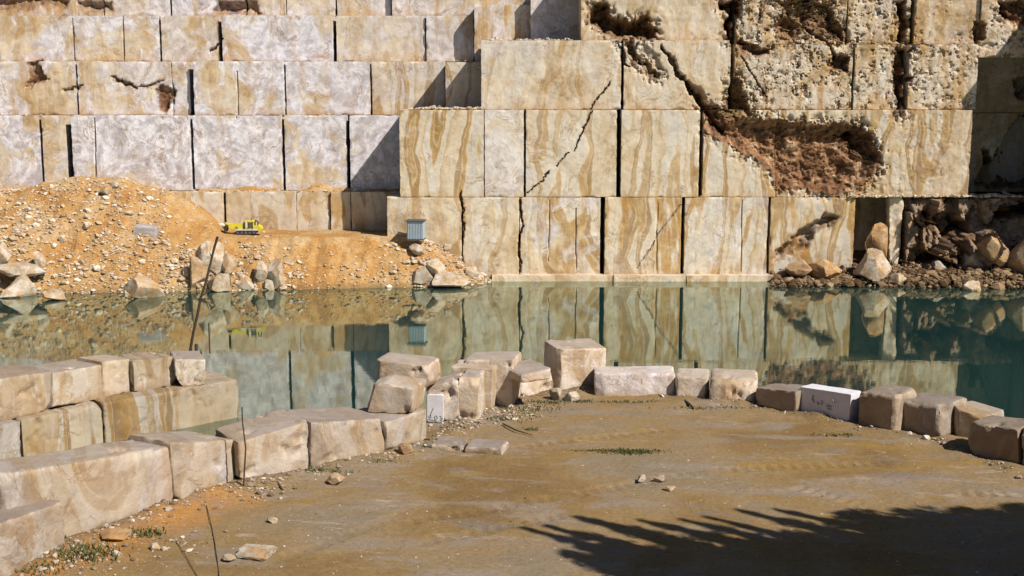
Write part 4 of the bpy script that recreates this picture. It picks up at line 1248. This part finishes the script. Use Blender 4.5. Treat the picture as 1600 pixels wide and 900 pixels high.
def shore_z(X, Y):
    px = 800 + X / Y * F
    p = np.stack([X, Y, np.zeros_like(X)], -1)
    sh = interp(px, [(1180, 97.0), (1240, 96.2), (1330, 95.4), (1420, 94.6), (1500, 93.6), (1700, 92.6)])
    return WATER + np.clip((Y - sh) * 0.33, -1.5, 2.2) + 0.22 * fbm(p * 0.7, 4, 0.6) + 0.1 * fbm(p * 2.2, 3)


tag(grid_obj('shore_ground', np.arange(17.5, 46, 0.16), np.arange(88, 101, 0.16), shore_z, mat_rubble('dark_earth', (0.05, 0.03, 0.016), (0.17, 0.105, 0.055), False)), None, None, None, 'structure')

# gravel at the foot of the blocks and over the platform
pts, sz = [], []
for i in range(len(EDGE_L) - 1):
    a, b = EDGE_L[i], EDGE_L[i + 1]
    L = np.linalg.norm((b - a)[:2])
    dn = 60 if i < 7 else 26
    d = (b - a)[:2] / L
    for _ in range(int(L * dn)):
        t = RNG.random()
        off = -abs(RNG.normal(0.15, 0.35)) * (1.5 if i < 6 else 0.8) + 0.05
        q = a + (b - a) * t
        s = min((0.022 if i > 1 else 0.026) * math.exp(RNG.normal(0.15, 0.6)), 0.13)
        x, y = q[0] - d[1] * off, q[1] + d[0] * off
        pts.append((x, y, s * 0.25)); sz.append(s)
for _ in range(2600):
    q = G(RNG.uniform(60, 1600), RNG.uniform(650, 900))
    pts.append((q[0], q[1], 0.0)); sz.append(min(0.012 * math.exp(RNG.normal(0.3, 0.5)), 0.05))
for (cx, cy, n_, sp) in ((400, 765, 160, 0.5), (120, 880, 150, 0.7), (250, 850, 120, 0.8), (820, 640, 180, 0.6), (720, 665, 140, 0.5), (770, 650, 120, 0.5)):
    c = G(cx, cy)
    for _ in range(n_):
        s = min(0.03 * math.exp(RNG.normal(0.2, 0.5)), 0.12)
        pts.append((c[0] + RNG.normal(0, sp), c[1] + RNG.normal(0, sp), s * 0.3)); sz.append(s)
pz = plat_z(np.array([[p[0] for p in pts]]), np.array([[p[1] for p in pts]]))[0]
keep = inside_poly(np.array([[p[0] for p in pts]]), np.array([[p[1] for p in pts]]))[0]
pts = [(p[0], p[1], p[2] + z) for p, z, k in zip(pts, pz, keep) if k]
sz = [s for s, k in zip(sz, keep) if k]
scatter('gravel', pts, sz, GRAVEL, 'pale gravel strewn along the foot of the blocks')

# weeds
gb = MB()


def tuft(c, n_, hgt, spread):
    for _ in range(n_):
        x = c[0] + RNG.normal(0, spread[0]); y = c[1] + RNG.normal(0, spread[1])
        h = hgt * RNG.uniform(0.4, 1.1); a = RNG.uniform(0, 6.28); ln = RNG.uniform(0.2, 0.9) * h
        w = 0.012 + 0.01 * RNG.random()
        dx, dy = math.cos(a), math.sin(a)
        z0 = -0.02
        gb.add([(x - dy * w, y + dx * w, z0), (x + dy * w, y - dx * w, z0), (x + dx * ln * 0.4 + dy * w, y + dy * ln * 0.4 - dx * w, h * 0.6), (x + dx * ln * 0.4 - dy * w, y + dy * ln * 0.4 + dx * w, h * 0.6), (x + dx * ln, y + dy * ln, h)],
               [(0, 1, 2, 3), (3, 2, 4)])


for (px, py, n_, h, s) in ((985, 706, 900, 0.05, (0.5, 0.14)), (940, 704, 200, 0.035, (0.5, 0.06)), (110, 868, 420, 0.22, (0.5, 0.3)), (226, 836, 120, 0.16, (0.25, 0.15)), (60, 890, 160, 0.18, (0.3, 0.25)),
                          (500, 738, 160, 0.16, (0.5, 0.15)), (660, 700, 120, 0.14, (0.3, 0.12)), (800, 640, 200, 0.14, (0.7, 0.3)), (845, 630, 160, 0.14, (0.5, 0.15)), (900, 628, 120, 0.10, (0.5, 0.1)),
                          (1000, 628, 160, 0.08, (1.2, 0.08)), (1130, 638, 160, 0.08, (1.0, 0.1)), (1310, 680, 90, 0.08, (0.5, 0.1)), (580, 722, 90, 0.12, (0.4, 0.12)), (780, 655, 140, 0.12, (0.4, 0.2)), (830, 672, 60, 0.1, (0.12, 0.1))):
    tuft(G(px, py), n_, h, s)
o = gb.build('grass', GREEN)
tag(o, 'small green weeds at the foot of the blocks and in the dust', 'grass', None, 'stuff')

# ------------------------------------------------------------------ sticks, rods, cable
c0 = G(296, 566, -0.2)
YB = 57.6
b = MB()
pts = [P(297, 549, YB), P(302, 520, YB), P(309, 490, YB), P(313, 468, YB), P(322, 440, YB - 0.1), P(328, 415, YB), P(334, 390, YB + 0.1), P(340, 370, YB)]
b.tube(pts, [0.072, 0.066, 0.07, 0.062, 0.062, 0.054, 0.058, 0.066], 8)
root = b.build('dead_branch', BARK, None, True)
tag(root, 'long bare dead branch standing on the end block of the water wall', 'branch')
for tw in ([P(314, 466, YB), P(322, 472, YB - 0.3), P(326, 482, YB - 0.5)], [P(329, 412, YB), P(331, 404, YB + .1), P(327, 392, YB + .2)], [P(316, 462, YB), P(330, 452, YB + .3), P(345, 470, YB + .5)][:2]):
    m = MB(); m.tube([Vector(q) - Vector(root.location) for q in tw], [0.035, 0.028, 0.015][:len(tw)], 6)
    m.build('twig', BARK, root, True)
m = MB(); a = P(328, 552, 57.0); m.tube([a, a + [0, 0, 0.8], a + [0.0, 0, 1.45]], 0.035, 8)
tag(m.build('steel_rod', RUSTY, None, True), 'thin dark rod upright right of the dead branch', 'rod')
m = MB(); a = P(307, 553, 57.4); m.tube([a, a + [0.0, 0, 0.48]], 0.075, 8)
tag(m.build('iron_peg', RUSTY, None, True), 'short dark peg between the dead branch and the thin rod', 'peg')
m = MB(); a = G(382, 764, 0.0); m.tube([a + [-0.02, -.06, 0], P(384, 700, a[1] - .05), P(379, 660, a[1]), P(378, 636, a[1])], [0.03, 0.026, 0.022, 0.02], 6)
tag(m.build('steel_rod', RUSTY, None, True), 'thin upright rod leaning on the near row of blocks', 'rod')
m = MB()
cp = [G(*q, 0.02) for q in ((302, 772), (318, 778), (324, 795), (330, 820), (336, 850), (340, 880), (344, 915))]
m.tube(cp, 0.010, 6)
tag(m.build('cable', CABLE, None, True), 'thin black cable lying over the dust at bottom left', 'cable')
m = MB(); m.tube([G(*q, 0.03) for q in ((275, 845), (290, 868), (308, 900), (316, 930))], 0.008, 6)
tag(m.build('dry_twig', BARK, None, True), 'faint dry twig on the dust left of the black cable', 'twig')
m = MB(); m.tube([G(786, 662, 0.05), G(806, 672, 0.08), G(832, 680, 0.04)], [0.03, 0.028, 0.012], 6)
tag(m.build('dry_twig', BARK, None, True), 'dark stick on the gravel in front of the stacked blocks', 'twig')
m = MB(); m.tube([G(432, 752, 0.05), G(438, 760, 0.08), G(442, 766, 0.03)], [0.03, 0.03, 0.02], 6)
tag(m.build('dry_twig', BARK, None, True), 'short dark stick near the foot of the tan block', 'twig')
m = MB(); m.tube([G(1070, 626, 0.05), G(1078, 632, 0.1), G(1084, 638, 0.03)], [0.05, 0.05, 0.03], 6)
tag(m.build('dry_twig', BARK, None, True), 'dark stub of wood under the short tan block', 'twig')

# ------------------------------------------------------------------ painted patch and marks
A = G(664, 659)
ab = np.array([math.cos(R(5)), -math.sin(R(5)), 0]); nn = np.array([ab[1], -ab[0], 0])
pr = empty('painted_sign', tuple(P(681, 657, A[1]) + nn * 0.10), math.atan2(ab[1], ab[0]))
tag(pr, 'white painted rectangle with black scribbles on the stacked block', 'painted sign')
m = MB(); m.box(-0.28, 0.28, -0.05, 0.16, 0.0, 0.95, bev=0.03); m.build('white_panel', WHITE, pr)
for st in ([(-0.06, .48), (-0.12, .36), (-0.16, .24)], [(-0.22, .20), (-0.2, .12), (-0.14, .14), (-0.15, .22), (-0.21, .2)], [(0.0, .08), (-0.02, .18), (0.05, .22), (0.09, .14), (0.03, .08)], [(0.16, .2), (0.22, .2), (0.2, .13), (0.26, .12), (0.24, .06), (0.17, .07)], [(-0.25, .07), (-0.1, .06), (0.05, .03)]):
    m = MB(); m.tube([(x, -0.052, z) for x, z in st], 0.013, 5); m.build('marking', INK, pr)

A = G(1247, 645)
ab = np.array([math.cos(R(49)), -math.sin(R(49)), 0]); nn = np.array([ab[1], -ab[0], 0])
if nn[1] > 0: nn = -nn


def on_face(px, py):
    d = ray(px, py); o_ = np.array([0, 0, H])
    q0 = A + nn * 0.012
    t = ((q0 - o_) @ nn) / (d @ nn)
    return o_ + d * t


for st in ([(1270, 618), (1269, 624), (1272, 629)], [(1276, 628), (1280, 631), (1277, 632)], [(1284, 626), (1284, 633)], [(1291, 634), (1298, 635)], [(1301, 624), (1304, 628), (1306, 626)], [(1293, 638), (1299, 640)]):
    m = MB(); m.tube([Vector(on_face(*q)) - Vector(WB.location) for q in st], 0.022, 5); m.build('marking', FAINT, WB)


# ------------------------------------------------------------------ yellow machine on the terrace
Lm = P(385, 364, 98.2)
zt = float(bank_z(np.array([[Lm[0]]]), np.array([[98.2]]))[0, 0])
mr = empty('drilling_machine', (Lm[0], 98.2, zt + 0.02), R(4))
tag(mr, 'small yellow tracked machine parked on the terrace below the low bench', 'machine')
for y0 in (-0.55, 0.30):
    m = MB(); m.prism([(-0.66, 0.0), (0.72, 0.0), (0.88, 0.12), (0.84, 0.26), (0.68, 0.32), (-0.64, 0.32), (-0.80, 0.24), (-0.82, 0.1)], y0, y0 + 0.26)
    tr = m.build('track', BLACK, mr)
    for k in range(5):
        w = MB(); w.tube([(-0.6 + k * 0.32, y0 - 0.02, 0.15), (-0.6 + k * 0.32, y0 + 0.05, 0.15)], 0.10, 12); w.build('wheel', GRILL, tr, True)
m = MB(); m.box(-0.75, 0.95, -0.48, 0.5, 0.30, 0.46, bev=0.03); m.build('chassis', STEELW, mr)
m = MB(); m.prism([(-0.55, 0.46), (-0.2, 0.46), (-0.1, 0.90), (-0.5, 0.82), (-0.72, 0.66)], -0.42, 0.42); m.build('hood', YELLOW, mr)
m = MB(); m.box(-0.12, 0.62, -0.5, 0.5, 0.465, 1.06, bev=0.04); hs = m.build('engine_housing', YELLOW, mr)
for a_, b_ in ((-0.10, -0.02), (0.54, 0.60), (0.20, 0.25)):
    m = MB(); m.box(a_, b_, -0.53, -0.502, 0.48, 1.04); m.build('black_trim', BLACK, hs)
m = MB(); m.box(0.02, 0.18, -0.525, -0.502, 0.56, 1.0); m.build('white_panel', STEELW, hs)
m = MB()
for k in range(8): m.box(0.26, 0.53, -0.525, -0.502, 0.53 + k * 0.06, 0.565 + k * 0.06)
m.build('grille', GRILL, hs)
m = MB(); m.prism([(0.62, 0.40), (0.95, 0.30), (1.22, 0.22), (1.30, 0.42), (1.22, 0.60), (1.02, 0.72), (0.74, 0.70), (0.62, 0.78)], -0.45, 0.45); m.build('counterweight', YELLOW, mr)
m = MB(); m.tube([(0.74, -0.2, 0.7), (0.72, -0.2, 0.92), (0.80, -0.2, 1.08), (0.92, -0.2, 1.04), (0.98, -0.2, 0.86), (0.94, -0.2, 0.72)], 0.055, 8); m.build('exhaust_hose', BLACK, mr, True)
m = MB(); m.prism([(-0.5, 0.62), (-0.42, 0.86), (-1.2, 0.78), (-1.62, 0.94), (-1.66, 0.84), (-1.22, 0.62)], -0.14, 0.14); m.build('boom', YELLOW, mr)
m = MB(); m.prism([(-0.6, 0.44), (-0.6, 0.58), (-1.35, 0.66), (-1.40, 0.52), (-0.9, 0.40)], -0.32, 0.32); m.build('front_arm', YELLOW, mr)
m = MB(); m.prism([(-1.32, 0.50), (-1.38, 0.70), (-1.62, 0.72), (-1.78, 0.52), (-1.66, 0.32), (-1.5, 0.22), (-1.42, 0.40)], -0.42, 0.42); m.build('drill_head', BLACK, mr)
m = MB(); m.tube([(0.4, 0.1, 1.05), (0.4, 0.1, 1.22)], 0.03, 8); m.build('exhaust_pipe', GRILL, mr, True)

# blue grey hut
hl = P(650.5, 372, 96.3)
zt = float(bank_z(np.array([[hl[0]]]), np.array([[96.3]]))[0, 0])
hr = empty('metal_hut', (hl[0], 96.3, hl[2] - 0.03), R(-5))
tag(hr, 'small blue grey sheet metal hut with dark flat lid by the bench foot', 'hut')
m = MB()
prof = []
nr = 10
for s_, (ax, ay, bx, by) in enumerate(((-.62, -.5, .62, -.5), (.62, -.5, .62, .5), (.62, .5, -.62, .5), (-.62, .5, -.62, -.5))):
    L = math.hypot(bx - ax, by - ay); nx_, ny_ = (by - ay) / L, -(bx - ax) / L
    for k in range(nr):
        for f_, o_ in ((0.0, 0.0), (0.35, 0.0), (0.5, 0.035), (0.85, 0.035)):
            t = (k + f_) / nr
            prof.append((ax + (bx - ax) * t + nx_ * o_, ay + (by - ay) * t + ny_ * o_))
n = len(prof)
m.add([(x, y, -0.1) for x, y in prof] + [(x, y, 1.38) for x, y in prof], [(i, (i + 1) % n, (i + 1) % n + n, i + n) for i in range(n)] + [tuple(range(n, 2 * n))])
m.build('ribbed_wall', BLUEST, hr)
m = MB(); m.box(-0.76, 0.74, -0.62, 0.62, 1.384, 1.46, bev=0.015); m.build('roof', LIDM, hr)
m = MB(); m.box(-0.68, 0.68, -0.57, 0.57, -0.06, 0.02); m.build('base_frame', LIDM, hr)

# young cypresses on the rim beside the camera; only their spiky shadow is in the picture
SX, SY = math.sin(AZ) / math.tan(EL), -math.cos(AZ) / math.tan(EL)


def cypress(px, py, h, rad, rg, blunt=False):
    T = G(px, py)
    zt_ = 9.7 + h
    x, y = T[0] + SX * zt_, T[1] + SY * zt_
    root = empty('cypress_tree', (x, y, 9.65))
    tag(root, 'narrow young cypress on the rim beside the camera, unseen but for its pointed shadow', 'tree', 'cypresses on the rim beside the camera')
    lx, ly = rg.normal(0, 0.10, 2)
    m = MB(); m.tube([(0, 0, 0), (lx * 0.5, ly * 0.5, h * 0.5), (lx, ly, h * 0.95)], [0.09, 0.06, 0.012], 6); m.build('trunk', BARK, root, True)
    m = MB()
    for _ in range(int(1100 * h * rad / 2)):
        f = rg.random() ** 0.8
        r = rad * ((1 - f * f) ** 0.5 if blunt else (1 - f) ** 0.75) * math.sqrt(rg.random()) * (0.8 + 0.35 * math.sin(f * 17 + x))
        a = rg.uniform(0, 6.28)
        c = Vector((lx * f + math.cos(a) * r, ly * f + math.sin(a) * r, 0.1 + f * h))
        up = Vector((math.cos(a) * 0.35, math.sin(a) * 0.35, 1)).normalized() * rg.uniform(0.16, 0.34)
        sdv = Vector((-math.sin(a + rg.normal(0, .8)), math.cos(a + rg.normal(0, .8)), 0)) * rg.uniform(0.03, 0.07)
        m.add([c - sdv, c + sdv, c + up], [(0, 1, 2)])
    prev = None
    for k in range(9):
        f = k / 8
        r = rad * ((1 - f * f) ** 0.5 if blunt else (1 - f) ** 0.75) * 0.72
        ring = [(lx * f + math.cos(a) * r * (1 + 0.2 * math.sin(a * 3 + k)), ly * f + math.sin(a) * r, 0.1 + f * h * 0.97) for a in [q_ * math.pi / 4 for q_ in range(8)]]
        if prev: m.add(prev + ring, [(i, (i + 1) % 8, (i + 1) % 8 + 8, i + 8) for i in range(8)])
        prev = ring
    m.build('crown', REED, root)


rg = np.random.default_rng(4)
for (px, py, h, rad, blunt) in ((828, 827, 3.4, 0.42, 0), (862, 822, 3.0, 0.45, 0), (903, 808, 3.7, 0.62, 0), (950, 818, 3.0, 0.55, 0), (1008, 812, 3.5, 0.55, 0), (1080, 814, 3.5, 0.45, 0), (1116, 812, 3.4, 0.36, 0), (1162, 800, 3.9, 0.62, 0), (1226, 800, 3.8, 0.55, 0),
                     (1330, 803, 3.5, 1.2, 1), (1420, 799, 3.5, 1.2, 1), (1510, 797, 3.5, 1.2, 1), (1590, 797, 3.5, 1.2, 1), (1680, 795, 3.5, 1.2, 1), (1240, 838, 2.9, 1.0, 1), (1150, 852, 2.6, 0.9, 1), (1060, 860, 2.5, 0.8, 1), (1000, 862, 2.5, 0.7, 1), (950, 856, 2.5, 0.7, 1), (912, 858, 2.5, 0.6, 1), (884, 868, 2.4, 0.6, 1)):
    cypress(px, py, h, rad, rg, blunt)

# ------------------------------------------------------------------ camera, light
cam = bpy.data.cameras.new('camera')
cam.sensor_width = 36; cam.lens = F / 1600 * 36
cam.clip_start = 0.1; cam.clip_end = 1500
co = bpy.data.objects.new('camera', cam)
co.location = (0, 0, H); co.rotation_euler = (math.pi / 2 - PITCH, 0, 0)
COL.objects.link(co)
SC.camera = co

sd = Vector((math.sin(AZ) * math.cos(EL), -math.cos(AZ) * math.cos(EL), math.sin(EL)))
sun = bpy.data.lights.new('sun', 'SUN'); sun.energy = 5.0; sun.angle = R(0.53); sun.color = (1.0, 0.92, 0.80)
so = bpy.data.objects.new('sun', sun)
so.rotation_euler = sd.to_track_quat('Z', 'Y').to_euler()
so.location = (30, -30, 60)
COL.objects.link(so)

w = bpy.data.worlds.new('World'); SC.world = w; w.use_nodes = True
nt = w.node_tree; nt.nodes.clear()
ow = nt.nodes.new('ShaderNodeOutputWorld'); bg = nt.nodes.new('ShaderNodeBackground'); sk = nt.nodes.new('ShaderNodeTexSky')
sk.sky_type = 'NISHITA'; sk.sun_disc = False; sk.sun_elevation = EL; sk.air_density = 1.0; sk.dust_density = 0.5
sk.sun_rotation = math.atan2(sd.x, sd.y)
bg.inputs[1].default_value = 0.05
nt.links.new(sk.outputs[0], bg.inputs[0]); nt.links.new(bg.outputs[0], ow.inputs[0])

SC.view_settings.view_transform = 'Standard'
SC.view_settings.look = 'None'
SC.view_settings.exposure = 0.34
SC.view_settings.gamma = 1
SC.cycles.max_bounces = 6
SC.cycles.diffuse_bounces = 1
SC.cycles.use_denoising = True
